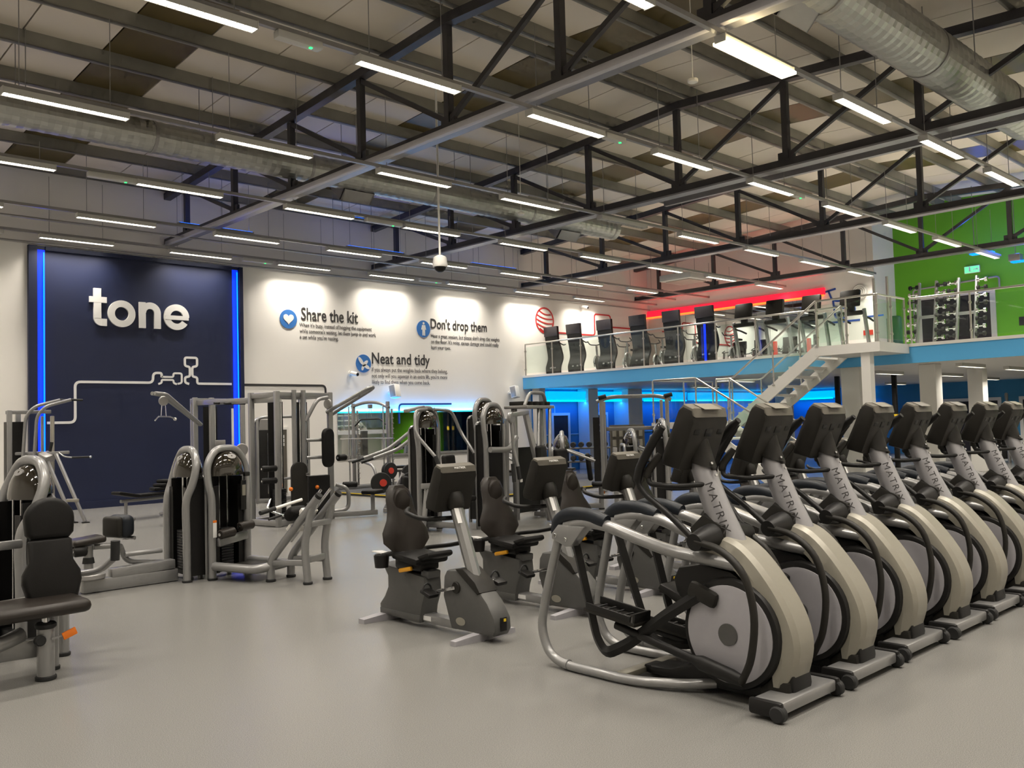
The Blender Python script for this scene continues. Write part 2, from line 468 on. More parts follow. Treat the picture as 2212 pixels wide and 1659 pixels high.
for x, l in zip(TX, TL): make_truss(x, l)

# longitudinal ties between trusses, each one beam
tie = thing('tie_beam', 'pair of long dark beams crossing the roof before the mezzanine', 'beam', (0, 0, 0))
for i, x in enumerate((15.55, 16.1)):
    MB().b2((x-.05, 2.0, 6.32), (x+.05, 11.8, 6.50)).build('beam', 'chord', tie, 0)

# ------------------------------------------------------------------ strip lights on trunking
lamp_me = {}
hb = MB().b2((0, -.07, .035), (1.5, .07, .075)).b2((0, -.07, -.005), (1.5, -.062, .036)).b2((0, .062, -.005), (1.5, .07, .036)).b2((-.012, -.075, -.01), (0, .075, .08)).b2((1.5, -.075, -.01), (1.512, .075, .08))
lamp_me['housing'] = hb.mesh('lamp_housing', 'lamp_body', 0)
lamp_me['tube'] = MB().b2((.01, -.045, .0), (1.49, .045, .014)).mesh('tube', 'tube', 0)
lamp_me['tube_off'] = MB().b2((.01, -.045, .0), (1.49, .045, .014)).mesh('tube', 'tube_off', 0)
lamp_me['tube_warm'] = MB().b2((.0, -.10, -.02), (1.5, .10, .014)).mesh('tube', 'tube_warm', 0)
lv = MB()
for i in range(17): lv.b2((.06+i*.0865, -.06, -.012), (.066+i*.0865, .06, .0))
lamp_me['louvre'] = lv.mesh('louvre', 'lamp_body', 0)
lamp_me['hang2'] = MB().cyl((0, 0, .075), (0, 0, .44), .006, 6).mesh('hanger_wire', 'galv', 0)
lamp_me['hang'] = MB().cyl((0, 0, .075), (0, 0, 1.35), .006, 6).mesh('hanger_wire', 'galv', 0)
ROWS = [(0.35, 'the row behind the camera'), (2.4, 'the row overhead'), (5.45, 'the row by the big top-right duct'), (8.5, 'the row towards the green wall'),
        (12.05, 'the row just above the long duct'), (15.1, 'the row just below the long duct'), (18.1, 'the second row from the navy wall'), (20.42, 'the row along the navy wall')]
ZL = 5.82
for y, rl in ROWS:
    n = 0
    for k in range(-2, 9):
        x = 3.0+2.79*k
        if y < 2 and k < 0: continue
        if y > 17.5 and k > 7: continue
        off = (abs(y-12.05) < .01 and k == 4)
        # visible lights are counted from the left of the photo
        vis = {5.45: k >= 1, 8.5: k >= 0, 12.05: k >= 0, 15.1: k >= 0, 18.1: k >= 1, 20.42: k >= 0}.get(y, False)
        if vis:
            n += 1
            if y == 5.45 and k == 1: lab = 'warm glowing strip light cut by the top edge of the photo'
            elif off: lab = 'unlit strip light beside the round duct, between two lit ones'
            else: lab = 'lit strip light, %s from the left in %s' % (ORD[n-1], rl)
        else: lab = '%s strip light along %s, outside the picture' % (ORD[k+2], rl)
        t = thing('strip_light', lab, 'ceiling light', (x, y, ZL), 0, 'fluorescent strip lights under the roof')
        inst('lamp_housing', lamp_me['housing'], t)
        warm = (y == 5.45 and k == 2)
        if warm: t['label'] = 'broad warm glowing strip light right of the top centre'
        inst('tube', lamp_me['tube_off'] if off else lamp_me['tube_warm'] if warm else lamp_me['tube'], t)
        inst('louvre', lamp_me['louvre'], t)['kind'] = 'stuff'
        for hx in (.2, 1.3): inst('hanger_wire', lamp_me['hang2' if y == 15.1 else 'hang'], t, (hx, .05, 0))
        if not off:
            ld = bpy.data.lights.new('strip_lamp', 'AREA'); ld.shape = 'RECTANGLE'; ld.size = 1.46; ld.size_y = .09
            ld.energy = LAMP_W; ld.color = LAMP_COL; ld.spread = math.radians(118)
            lo = bpy.data.objects.new('strip_lamp', ld); COL.objects.link(lo); lo.parent = t; lo.location = (.75, 0, -.02)
    MB().b2((X0, y-.03, ZL+.08), (XB, y+.03, ZL+.135)).build('lamp_trunking', 'galv', None, 0)
for i, (o, (y, rl)) in enumerate(zip([o for o in COL.objects if o.name.startswith('lamp_trunking')], ROWS)):
    tag(o, 'thin grey trunking carrying '+rl.replace('the row', 'the light row'), 'trunking', 'light trunking runs')

# emergency light units and white blanking boxes on the trunking
def emergency(x, y, L, lab):
    t = thing('emergency_light', lab, 'emergency light', (x, y, ZL), 0, 'emergency units on the trunking')
    MB().b2((0, -.06, -.01), (L, .06, .08), .015).build('case', 'lamp_body', t)
    MB().box((L*.75, -.02, -.014), (.03, .03, .012)).build('indicator', 'led_green', t, 0)
emergency(4.75, 8.5, .55, 'white emergency light with green dot near the top left corner')
emergency(10.15, 8.5, .45, 'white emergency light with green dot above the middle of the hall')
emergency(15.6, 8.5, .45, 'white emergency light with green dot in the row towards the green wall')
emergency(5.0, 15.1, .8, 'white emergency box with green dot under the long duct at the left')
emergency(10.4, 15.1, .9, 'white emergency box with green dot left of the hanging dome camera')
emergency(10.4, 20.42, .8, 'white emergency box with green dot just right of the navy panel top')
emergency(15.9, 20.42, .8, 'white emergency box with green dot right of the dome camera on the wall row')
emergency(4.6, 20.42, .5, 'white emergency box with green dot at the left edge above the cream wall')

# blue uplighters that tint the roof near the long wall
for i, (x, y, lab) in enumerate([(3.0, 19.3, 'left of the navy panel'), (9.2, 19.3, 'above the right end of the navy panel'), (13.6, 19.3, 'above the cream wall notices'), (17.8, 19.3, 'beside the mezzanine corner'), (10.5, 16.6, 'under the long duct')]):
    t = thing('uplighter', 'slim blue LED uplighter bar near the roof '+lab, 'uplighter', (x, y, 6.28), 0, 'blue LED uplighter bars')
    MB().b2((-.9, -.05, -.05), (.9, .05, 0)).build('housing', 'galv', t, 0)
    for hx in (-.8, .8): MB().cyl((hx, 0, -.02), (hx, 0, zc(y)+.37-6.28+.02), .006, 6).build('hanger_wire', 'galv', t)
    MB().b2((-.88, -.03, 0), (.88, .03, .01)).build('led_strip', 'led_blue2', t, 0)
    ld = bpy.data.lights.new('uplight', 'AREA'); ld.shape = 'RECTANGLE'; ld.size = 1.7; ld.size_y = .06; ld.energy = 3.5; ld.color = (0.04, 0.12, 1.0)
    lo = bpy.data.objects.new('uplight', ld); COL.objects.link(lo); lo.parent = t; lo.location = (0, 0, .03); lo.rotation_euler = (PI, 0, 0)

# ------------------------------------------------------------------ ducts
def duct(name, label, y, z, r, xa, xb, grilles):
    t = thing(name, label, 'duct', (xa, y, z))
    L = xb-xa; mb = MB(); n = 28; seg = int(L/.10); rings = []
    for i in range(seg+1):
        x = L*i/seg; rr = r*(1.03 if i % 2 else 1.0)
        rings.append([(x, rr*math.cos(2*PI*j/n), rr*math.sin(2*PI*j/n)) for j in range(n)])
    mb.loft(rings); mb.build('spiral_pipe', 'duct', t, 8)
    x = 1.0
    while x < L:
        MB().tube([(x, 0, 0), (x+.06, 0, 0)], r*1.035, 28).build('collar', 'galv', t); x += 3.0
    x = 2.0
    while x < L:
        MB().cyl((x, -r, 0), (x, -r, 1.2), .008, 6).cyl((x, r, 0), (x, r, 1.2), .008, 6).build('hanger_wire', 'galv', t); x += 3.0
    for gx in grilles:
        gx -= xa
        rot = Matrix.Rotation(math.radians(42), 4, 'X')
        c = rot @ Vector((0, 0, -r-.10))
        g = MB()
        R4 = Matrix.Translation((gx, c.y, c.z)) @ rot
        q = MB().b2((-.36, -.24, -.06), (.36, -.21, .2)).b2((-.36, .21, -.06), (.36, .24, .2)).b2((-.36, -.24, -.06), (-.33, .24, .2)).b2((.33, -.24, -.06), (.36, .24, .2)).xf(R4)
        s = q.build('grille_frame', 'galv', t, 0)
        MB().b2((-.33, -.21, -.02), (.33, .21, .0)).xf(R4).build('grille_back', 'dark', s, 0)
        fl = MB()
        for i in range(9): fl.b2((-.33, -.19+i*.047, -.05), (.33, -.18+i*.047, -.02))
        fl.xf(R4).build('grille_blades', 'truss', s, 0)
    return t
duct('round_duct', 'long round galvanised spiral duct running along the hall towards the mezzanine', 15.05, 6.66, .27, X0, 18.2, [10.2, 16.5])
duct('round_duct', 'wide round galvanised spiral duct at the top right corner', 4.95, 6.75, .36, 3.0, 17.5, [9.6])

# conduits and pipes under the roof
for y, z, lab in ((19.55, 6.02, 'thin grey conduit along the top of the cream wall'), (YW-.10, 5.76, 'dark grey conduit just above the navy panel')):
    o = MB().cyl((X0, y, z), (XB, y, z), .025, 8).build('conduit', 'galv'); tag(o, lab, 'conduit')

# hanging dome camera
t = thing('dome_camera', 'white dome camera hanging from the roof on a long pole', 'camera', (10.37, 12.7, 4.5))
MB().cyl((0, 0, .2), (0, 0, 3.46), .02, 8).build('pole', 'white', t)
MB().tube([(0, 0, .24), (0, 0, .20), (0, 0, .06), (0, 0, .02)], [.05, .12, .14, .13], 20).build('case', 'white', t)
MB().sphere((0, 0, .02), .11, 8, (1, 1, .9)).build('dome', 'black', t)
for i, (x, y, z) in enumerate([(9.7, 6.6, 6.0), (12.4, 12.6, 5.78)]):
    o = MB().disc((x, y, z), (0, 0, 1), .07, .05, 16, .01).cyl((x, y, z), (x, y, zc(y)+.39), .006, 6).build('smoke_detector', 'white')
    tag(o, ['small white smoke detector under the roof right of centre', 'small white sensor hanging below a lit strip light by the duct'][i], 'smoke detector')
# ------------------------------------------------------------------ navy feature panel and lettering on the long wall
YP = YW-.06
pn = thing('feature_panel', 'tall navy wall panel edged by two glowing blue light strips', 'wall panel', (5.66, YW, 0))
MB().b2((0, -.06, 0.0), (4.90, -.002, 5.71)).build('board', 'navy', pn, 0)
MB().b2((0, -.11, 0.0), (.17, -.061, 5.71)).b2((.34, -.11, 5.62), (4.6, -.061, 5.71)).build('edge_frame', 'navy', pn, 0)
MB().b2((4.80, -.11, 0.0), (4.90, -.061, 5.71)).build('edge_frame', 'navy', pn, 0)
for xa, xb in ((.17, .33), (4.63, 4.78)):
    s = MB().b2((xa, -.068, .9), (xb, -.061, 5.63)).build('light_strip', 'led_blue', pn, 0)
    MB().b2((xb-.035, -.085, .9), (xb-.012, -.0685, 5.58)).build('led_tube', 'led_blue2', s, 0)
for x in (5.9, 10.35):
    ld = bpy.data.lights.new('strip_glow', 'AREA'); ld.shape = 'RECTANGLE'; ld.size = .05; ld.size_y = 4.4; ld.energy = 6; ld.color = (0.01, 0.06, 1.0)
    lo = bpy.data.objects.new('strip_glow', ld); COL.objects.link(lo); lo.parent = pn; lo.location = (x-5.66, -.12, 3.2); lo.rotation_euler = (PI/2, 0, 0)

# the word "tone": four thick letters, each a part
sg = thing('wall_sign', 'large white raised letters reading tone on the navy panel', 'sign', (6.89, YP, 4.05))
D0, D1 = -.05, -.002
def ring_poly(mb, cx, cz, ro, ri, a0, a1, n=36, sz=1.0):
    o = arc(cx, cz, ro, a0, a1, n); i_ = arc(cx, cz, ri, a0, a1, n)
    vs = [(p[0], D0, p[1]) for p in o]+[(p[0], D0, p[1]) for p in i_]+[(p[0], D1, p[1]) for p in o]+[(p[0], D1, p[1]) for p in i_]
    k = n+1; fs = []
    for j in range(n):
        fs += [(j, j+1, k+j+1, k+j), (2*k+j, 3*k+j, 3*k+j+1, 2*k+j+1), (j, 2*k+j, 2*k+j+1, j+1), (k+j, k+j+1, 3*k+j+1, 3*k+j)]
    fs += [(0, k, 3*k, 2*k), (n, 2*k+n, 3*k+n, k+n)]
    mb.add(vs, fs)
QN = [0]
def quad(mb, x0, z0, x1, z1):
    QN[0] += 1; mb.b2((x0, D0-.0012*(QN[0] % 4+1), z0), (x1, D1, z1))
L = MB(); quad(L, .09, .17, .25, .84); quad(L, 0, .52, .37, .65); ring_poly(L, .26, .17, .17, .01, PI, 1.5*PI); quad(L, .26, 0.0, .37, .16); L.build('letter_t', 'sign_white', sg, 30)
L = MB(); ring_poly(L, .70, .30, .305, .155, 0, 2*PI); L.build('letter_o', 'sign_white', sg, 30)
L = MB(); quad(L, 1.09, 0, 1.24, .60); ring_poly(L, 1.345, .36, .245, .095, 0, PI); quad(L, 1.44, 0, 1.59, .36); L.build('letter_n', 'sign_white', sg, 30)
L = MB(); ring_poly(L, 1.97, .30, .305, .155, .02, 1.82*PI); quad(L, 1.70, .235, 2.26, .335); L.build('letter_e', 'sign_white', sg, 30)

# white line drawing of dumbbells
def line_graphic(parent, name, pts, w, m, y0, bend=.12, d=.012, closed=False):
    mb = MB(); P = fillet([(p[0], 0, p[1]) for p in pts], bend, 5, closed)
    k = len(P); vs = []; fs = []
    for i in range(k):
        a = P[(i-1) % k] if (closed or i > 0) else P[0]; b = P[(i+1) % k] if (closed or i < k-1) else P[-1]
        t = (b-a).normalized(); nn = Vector((-t.z, 0, t.x))
        c = P[i]
        vs += [(c+nn*w/2)+Vector((0, y0-d, 0)), (c-nn*w/2)+Vector((0, y0-d, 0)), (c+nn*w/2)+Vector((0, y0, 0)), (c-nn*w/2)+Vector((0, y0, 0))]
    for i in range(k if closed else k-1):
        a, b = 4*i, 4*((i+1) % k)
        fs += [(a, a+1, b+1, b), (a+2, b+2, b+3, a+3), (a, b, b+2, a+2), (a+1, a+3, b+3, b+1)]
    mb.add(vs, fs)
    return mb.build(name, m, parent, 30)
gr = thing('wall_graphic', 'white line drawing of two dumbbells on the navy panel', 'wall graphic', (0, YP, 0))
W_ = .055
line_graphic(gr, 'line', [(6.02, 1.90), (6.59, 1.90), (6.59, 2.79), (8.30, 2.79), (8.30, 3.02), (8.50, 3.02), (8.50, 2.92)], W_, 'sign_white', -.002)
line_graphic(gr, 'line', [(8.42, 2.76), (8.50, 2.79), (8.50, 2.86), (8.78, 2.86), (8.78, 2.79), (8.86, 2.76)], W_*.8, 'sign_white', -.002, .04)
line_graphic(gr, 'line', [(8.50, 2.93), (8.78, 2.93), (8.78, 3.02), (8.98, 3.02), (8.98, 2.79), (8.88, 2.77)], W_*.8, 'sign_white', -.002, .05)
line_graphic(gr, 'line', [(9.16, 2.77), (9.06, 2.80), (9.06, 2.93), (9.18, 2.95), (9.18, 3.18), (9.06, 3.20), (9.06, 3.40), (9.36, 3.40), (9.36, 3.20), (9.24, 3.18), (9.24, 2.95), (9.36, 2.93), (9.36, 2.78), (10.24, 2.78)], W_, 'sign_white', -.002, .05)
g2 = thing('wall_graphic', 'thin dark line running right from the navy panel and turning down', 'wall graphic', (0, YW, 0))
line_graphic(g2, 'line', [(10.60, 2.77), (12.95, 2.77), (12.95, 2.45)], .055, 'ink', -.002, .12)
g3 = thing('wall_graphic', 'dark squared line above the wall mirror behind the chest machines', 'wall graphic', (0, YW, 0))
line_graphic(g3, 'line', [(15.35, 1.7), (15.35, 2.26), (17.3, 2.26)], .05, 'blueline', -.03, .12)

# three printed notices
RT = (PI/2, 0, 0)
def notice(label, x, z, hx, hz, head, hw, hh, body, bx, bz, bw, bh, icon):
    t = thing('wall_notice', label, 'wall notice', (x, YW, z), 0, 'printed notices on the cream wall')
    b = MB().tube([(0, -.004, 0), (0, -.016, 0)], .25, 32).build('badge', 'badge', t)
    ic = MB()
    if icon == 'heart':
        P = []
        for i in range(40):
            a = 2*PI*i/40; P.append((.0095*16*math.sin(a)**3, .0095*(13*math.cos(a)-5*math.cos(2*a)-2*math.cos(3*a)-math.cos(4*a))+.01))
        ic.prism(P, -.024, -.0165, 'y')
    elif icon == 'body':
        ic.disc((0, -.021, .165), (0, 1, 0), .035, .008, 16)
        ic.prism([(-.055, .115), (.055, .115), (.09, -.02), (.06, -.03), (.045, .05), (.05, -.20), (.012, -.20), (0, -.03), (-.012, -.20), (-.05, -.20), (-.045, .05), (-.06, -.03), (-.09, -.02)], -.024, -.0165, 'y')
    else:
        for (cx, cz, a, l, w) in ((-.09, .07, 2.2, .13, .05), (.05, .0, .75, .12, .05), (.10, -.09, -.5, .11, .05), (-.03, -.12, -1.9, .08, .04)):
            P = [(cx+math.cos(a)*l*math.cos(q)-math.sin(a)*w*math.sin(q), cz+math.sin(a)*l*math.cos(q)+math.cos(a)*w*math.sin(q)) for q in [2*PI*i/18 for i in range(18)]]
            ic.prism(P, -.024, -.0165, 'y')
    ic.build('icon', 'sign_white', b, 0)
    text('heading', head, 'ink', t, (hx-x, -.008, hz-z), RT, width=hw, height=hh, extrude=.004, bold=.007)
    text('body_text', body, 'ink2', t, (bx-x, -.006, bz-z), RT, width=bw, height=bh, extrude=.002, line=1.05)
notice('round blue heart badge with the notice Share the kit', 11.87, 4.50, 12.25, 4.50, 'Share the kit', 1.78, .34,
       "When it's busy, instead of hogging the equipment\nwhile someone's waiting, let them jump in and work\na set while you're resting.", 12.20, 3.97, 2.42, .46, 'heart')
notice("round blue body badge with the notice Don't drop them", 16.32, 4.48, 16.60, 4.42, "Don't drop them", 2.24, .40,
       "Have a great session, but please don't drop the weights\non the floor. It's noisy, causes damage and could really\nhurt your toes.", 16.60, 3.86, 2.78, .50, 'body')
notice('round blue leaf badge with the notice Neat and tidy', 14.18, 3.40, 14.47, 3.30, 'Neat and tidy', 2.06, .42,
       "If you always put the weights back where they belong,\nnot only will you squeeze in an extra lift, you're more\nlikely to find them when you come back.", 14.46, 2.80, 2.74, .50, 'leaf')

# speakers and bullet cameras on the wall
def speaker(x, z, label):
    t = thing('wall_speaker', label, 'speaker', (x, YW, z), 0, 'white speakers on the cream wall')
    MB().box((0, -.26, 0), (.26, .22, .38), .02, rot=(math.radians(-12), 0, math.radians(20))).build('cabinet', 'white', t)
    MB().box((-.0, -.26, 0), (.27, .18, .33), .01, rot=(math.radians(-12), 0, math.radians(20))).build('grille', 'galv', t)
    MB().cyl((0, -.2, -.05), (0, 0, -.02), .025, 10).disc((0, -.01, -.02), (0, 1, 0), .06, .02, 16).build('bracket', 'white', t)
speaker(15.05, 2.62, 'white wall speaker under the Neat and tidy notice')
speaker(19.75, 2.62, 'white wall speaker beside the mezzanine edge')
def bullet(x, z, lab):
    t = thing('bullet_camera', lab, 'camera', (x, YW, z), 0)
    MB().cyl((0, 0, 0), (0, -.12, 0), .03, 10).disc((0, -.01, 0), (0, 1, 0), .07, .02, 16).build('bracket', 'white', t)
    MB().cyl((-.03, -.10, 0), (.03, -.30, -.05), .055, 14).build('body', 'white', t)
    MB().cyl((.0292, -.297, -.05), (.034, -.315, -.054), .045, 14).build('lens', 'black', t)
bullet(13.75, 3.12, 'small bullet camera left of the Neat and tidy badge')
bullet(23.3, 5.62, 'small white camera on the wall above the red square graphic upstairs')

# mirror with cyan light above, framed board, low ledge
mr = thing('wall_mirror', 'long wall mirror behind the smith machine with cyan light along its top', 'mirror', (0, YW, 0))
for i in range(3):
    MB().b2((13.3+i*1.75, -.02, .85), (13.3+i*1.75+1.74, -.003, 2.02)).build('mirror_pane', 'mirror', mr, 0)
MB().b2((13.3, -.05, 2.03), (18.55, -.003, 2.05)).build('light_strip', 'face_glow_cyan2', mr, 0)
MB().b2((13.3, -.05, .79), (18.55, -.003, .85)).build('ledge', 'galv', mr, 0)
for x in (14.2, 16.0, 17.8):
    ld = bpy.data.lights.new('mirror_glow', 'AREA'); ld.shape = 'RECTANGLE'; ld.size = 1.7; ld.size_y = .04; ld.energy = 20; ld.color = (0.03, 0.35, 1.0)
    lo = bpy.data.objects.new('mirror_glow', ld); COL.objects.link(lo); lo.parent = mr; lo.location = (x, -.03, 2.07); lo.rotation_euler = (PI, 0, 0)
bd = thing('notice_board', 'framed brown notice board with posters behind the cable station', 'notice board', (10.95, YW, 0))
MB().b2((0, -.05, .0), (.12, -.003, 1.68)).b2((.12, -.05, 1.62), (.85, -.003, 1.68)).b2((.80, -.05, .0), (.85, -.003, 1.62)).build('frame', 'white', bd, 0)
MB().b2((.12, -.03, .0), (.80, -.003, 1.62)).build('panel', 'capgrey', bd, 0)
for i in range(2):
    for j in range(3):
        MB().b2((.16+.31*i, -.036, 1.40-.10*j), (.42+.31*i, -.031, 1.48-.10*j)).build('poster', 'sign_white', bd, 0)
    MB().cyl((.24+.33*i, -.045, .5), (.24+.33*i, -.045, 1.1), .022, 8).build('poster_figure', 'redline', bd, 0)

# red line drawing upstairs on the long wall
rg = thing('wall_graphic', 'red line drawing with a striped ball on the upstairs wall', 'wall graphic', (0, YW, 0))
ball = [(21.47+.42*math.cos(a), 5.04+.42*math.sin(a)) for a in [2*PI*i/28 for i in range(28)]]
line_graphic(rg, 'ball_outline', ball, .05, 'redline', -.002, .02, closed=True)
for i in range(5):
    z = 5.32-i*.15; hw = math.sqrt(max(.01, .42**2-(z-5.04)**2))-.03
    line_graphic(rg, 'ball_stripe', [(21.47-hw+2*hw*q/6, z-.06*math.sin(PI*q/6)-.02*q+.05) for q in range(7)], .04, 'redline', -.002, .02)
line_graphic(rg, 'line', [(21.72, 4.66), (24.0, 4.66), (24.0, 5.42), (24.88, 5.42), (24.88, 5.0), (26.2, 5.0)], .05, 'redline', -.002, .12)
# ------------------------------------------------------------------ mezzanine
slab('floor_mezzanine', (XM, Y0, 2.74), (XE, YW, 3.12), 'white')
slab('trim_1', (XM-.05, Y0, 2.72), (XM, YW, 3.09), 'blue')
slab('trim_2', (XM-.07, Y0, 3.09), (XM+.06, YW, 3.16), 'white')

# balustrades: posts, glass panes and a handrail
def balustrade(label, pts, zs, post_at, name='balustrade', h=1.03, rail_r=.024, glass=True):
    """pts: list of (x,y); zs floor height at each; posts along every segment at about post_at spacing"""
    t = thing(name, label, 'railing', (pts[0][0], pts[0][1], zs[0]))
    o = Vector((pts[0][0], pts[0][1], zs[0]))
    P = [Vector((x, y, z))-o for (x, y), z in zip(pts, zs)]
    MB().pipe([p+Vector((0, 0, h)) for p in P], rail_r, .06, 10).build('handrail', 'steel', t)
    for i in range(len(P)-1):
        a, b = P[i], P[i+1]; L = (b-a).length; n = max(1, round(L/post_at)); d = (b-a).normalized()
        for k in range(n+1):
            if k == n and i < len(P)-2: continue
            p = a+(b-a)*k/n
            s = MB().cyl(p, p+Vector((0, 0, h-.01)), .021, 10).disc(p+Vector((0, 0, .006)), (0, 0, 1), .045, .012, 14).build('post', 'steel', t)
            for zz in (.2, .80):
                MB().box(p+Vector((0, 0, zz)), (.055, .055, .05), .008).build('glass_clamp', 'steel', s)
        if glass:
            for k in range(n):
                p, q = a+(b-a)*k/n+d*.05, a+(b-a)*(k+1)/n-d*.05
                nn = Vector((-d.y, d.x, 0)).normalized()*.005
                za, zb = Vector((0, 0, .08)), Vector((0, 0, h-.10))
                vs = [p+za-nn, q+za-nn, q+zb-nn, p+zb-nn, p+za+nn, q+za+nn, q+zb+nn, p+zb+nn]
                MB().add(vs, [(0,1,2,3),(7,6,5,4),(0,4,5,1),(1,5,6,2),(2,6,7,3),(3,7,4,0)]).build('glass_pane', 'glass', t, 0)
    return t
balustrade('long steel and glass balcony railing above the blue fascia', [(XM, 20.75), (XM, 9.85)], [ZM, ZM], 1.21)
balustrade('steel and glass balcony railing in front of the green wall', [(XM, 8.33), (XM, Y0+.1)], [ZM, ZM], 1.21)

# staircase: landing, two flights, half landing
XS, XT = 18.87, 20.25
st = thing('staircase', 'white steel staircase with open treads turning up to the mezzanine', 'staircase', (XS, 8.37, 0))
def S(x, y, z): return (x-XS, y-8.37, z)
MB().b2(S(XS, 8.37, 2.94), S(XM-.05, 9.85, 3.15)).build('upper_landing', 'white', st, 0)
MB().b2(S(17.55, 12.05, 1.38), S(XT, 13.5, 1.53)).build('half_landing', 'white', st, 0)
def flight(xa, xb, ya, za, yb, zb, n):
    """upper end (ya,za), lower end (yb,zb)"""
    for x in (xa+.03, xb-.03):
        mb = MB()
        d = Vector((0, yb-ya, zb-za)).normalized()
        up = Vector((0, -d.z, d.y)) if d.y > 0 else Vector((0, d.z, -d.y))
        a, b = Vector(S(x, ya, za)), Vector(S(x, yb, zb))
        mb.bar(a-d*.05-up*.10, b+d*.05-up*.10, .05, .26, up=up)
        mb.build('stringer', 'white', st, 0)
    for k in range(1, n):
        f = k/n; y = ya+(yb-ya)*f; z = za+(zb-za)*f
        MB().box(S((xa+xb)/2, y, z-.02), (xb-xa-.10, .30, .045)).build('tread', 'white', st, 0)
        for x in (xa+.16, xb-.16):
            MB().prism([(-.13, -.045), (.13, -.045), (.06, -.12), (-.06, -.12)], -.04, .04, 'x').xf(Matrix.Translation(S(x, y, z))).build('tread_bracket', 'white', st, 0)
flight(XS, XT, 9.85, 3.15, 12.05, 1.53, 8)
flight(17.55, 18.80, 12.05, 1.53, 9.85, 0.0, 8)
for x, y in ((17.7, 13.35), (20.1, 13.35)):
    MB().b2(S(x-.06, y-.06, 0), S(x+.06, y+.06, 1.38)).build('support_post', 'white', st, 0)
MB().b2(S(18.92, 8.62, 0), S(19.12, 8.82, 2.94)).build('support_post', 'white', st, 0)
balustrade('steel and glass railing around the stair landing by the green wall', [(XM-.1, 8.42), (XS+.05, 8.42), (XS+.05, 9.80)], [ZM, ZM, ZM], .75)
balustrade('sloping steel and glass handrail of the upper stair flight, near side', [(XS+.02, 9.80), (XS+.02, 12.05), (XS+.02, 12.5)], [ZM, 1.53, 1.53], 1.3, 'stair_railing')
balustrade('sloping steel and glass handrail of the upper stair flight, far side', [(XT-.02, 9.85), (XT-.02, 12.05), (XT-.02, 13.4)], [ZM, 1.53, 1.53], 1.3, 'stair_railing')
balustrade('steel and glass railing of the lower stair flight and half landing, near side', [(XT-.1, 13.45), (17.58, 13.45), (17.58, 12.2), (17.58, 9.6)], [1.53, 1.53, 1.53, 0.0], 1.2, 'stair_railing')
balustrade('steel and glass railing of the lower stair flight, inner side', [(18.78, 12.05), (18.78, 9.6)], [1.53, 0.0], 1.2, 'stair_railing')

# columns under the mezzanine
for (x, y, s, lab) in ((20.95, 9.95, .46, 'wide white boxed column beside the stair landing'), (21.7, 8.45, .38, 'white boxed column under the mezzanine right of the stair'),
                       (25.6, 8.75, .38, 'white boxed column furthest right under the mezzanine'), (31.5, 17.8, .5, 'white column far back under the mezzanine behind the stair'),
                       (23.2, 20.55, .5, 'white wall column lit blue between the two dark doors'), (25.3, 20.55, .8, 'wide white wall column lit blue right of the two dark doors'), (20.75, 20.5, .3, 'white corner column under the mezzanine end')):
    o = MB().b2((x-s/2, y-s/2, 0), (x+s/2, y+s/2, 2.735), .01).build('column', 'white', None, 0); tag(o, lab, 'column')
# downlight at the foot of the wide column
# doors on the long wall under the mezzanine
for n, (x, w, lab) in enumerate(((22.05, .72, 'left'), (24.0, .80, 'right'))):
    d = thing('door_%d' % (n+1), 'dark door in a white frame, the %s of two under the mezzanine' % lab, 'door', (x, YW-.02, 0)); d['kind'] = 'structure'
    MB().b2((-w/2-.09, -.06, 0), (-w/2, 0, 1.93)).b2((w/2, -.06, 0), (w/2+.09, 0, 1.93)).b2((-w/2, -.06, 1.84), (w/2, 0, 1.93)).build('door_frame', 'white', d, 0)
    lf = MB().b2((-w/2, -.035, .005), (w/2, 0, 1.84)).build('door_leaf', 'dark', d, 0)
    if n: MB().b2((-.12, -.04, 1.45), (.12, -.036, 1.52)).b2((-.1, -.04, 1.25), (.1, -.036, 1.30)).build('door_sign', 'sign_white', lf, 0)
    MB().cyl((w/2-.08, -.06, .95), (w/2-.2, -.06, .95), .012, 8).cyl((w/2-.08, -.035, .95), (w/2-.08, -.065, .95), .015, 8).build('door_handle', 'chrome', lf)

# lit cyan bulkheads under the mezzanine
def bulkhead(lab, x, y, L, along='x', z=2.30, h=.34):
    t = thing('light_bulkhead', lab, 'light panel', (x, y, z), 0 if along == 'x' else -PI/2, 'glowing cyan bulkheads under the mezzanine')
    MB().prism([(0, .04), (-.34, .06), (-.40, h), (0, h)], 0, L, 'x').build('lit_face', 'face_glow_cyan', t, 0)
    MB().b2((0, -.38, 0), (L, -.32, .045)).build('led_tube', 'face_glow_cyan2', t, 0)
    ld = bpy.data.lights.new('bulkhead_glow', 'AREA'); ld.shape = 'RECTANGLE'; ld.size = L; ld.size_y = .06; ld.energy = 6.5*L; ld.color = (0.01, 0.16, 1.0)
    lo = bpy.data.objects.new('bulkhead_glow', ld); COL.objects.link(lo); lo.parent = t; lo.location = (L/2, -.35, -.02)
bulkhead('glowing cyan bulkhead at the left end under the mezzanine', 21.1, 20.80, 1.85)
bulkhead('second glowing cyan bulkhead under the mezzanine, above the right dark door', 23.46, 20.82, 1.42)
bulkhead('glowing cyan bulkhead seen through the power rack', 26.2, 20.80, 2.6)
bulkhead('glowing cyan bulkhead seen through the stair glass', 29.4, 20.80, 5.2)
bulkhead('glowing cyan bulkhead on the far wall behind the stair treads', XE-.02, 19.9, 2.0, 'w')
bulkhead('glowing cyan bulkhead on the far wall beside the white column', XE-.02, 17.2, 0.9, 'w')
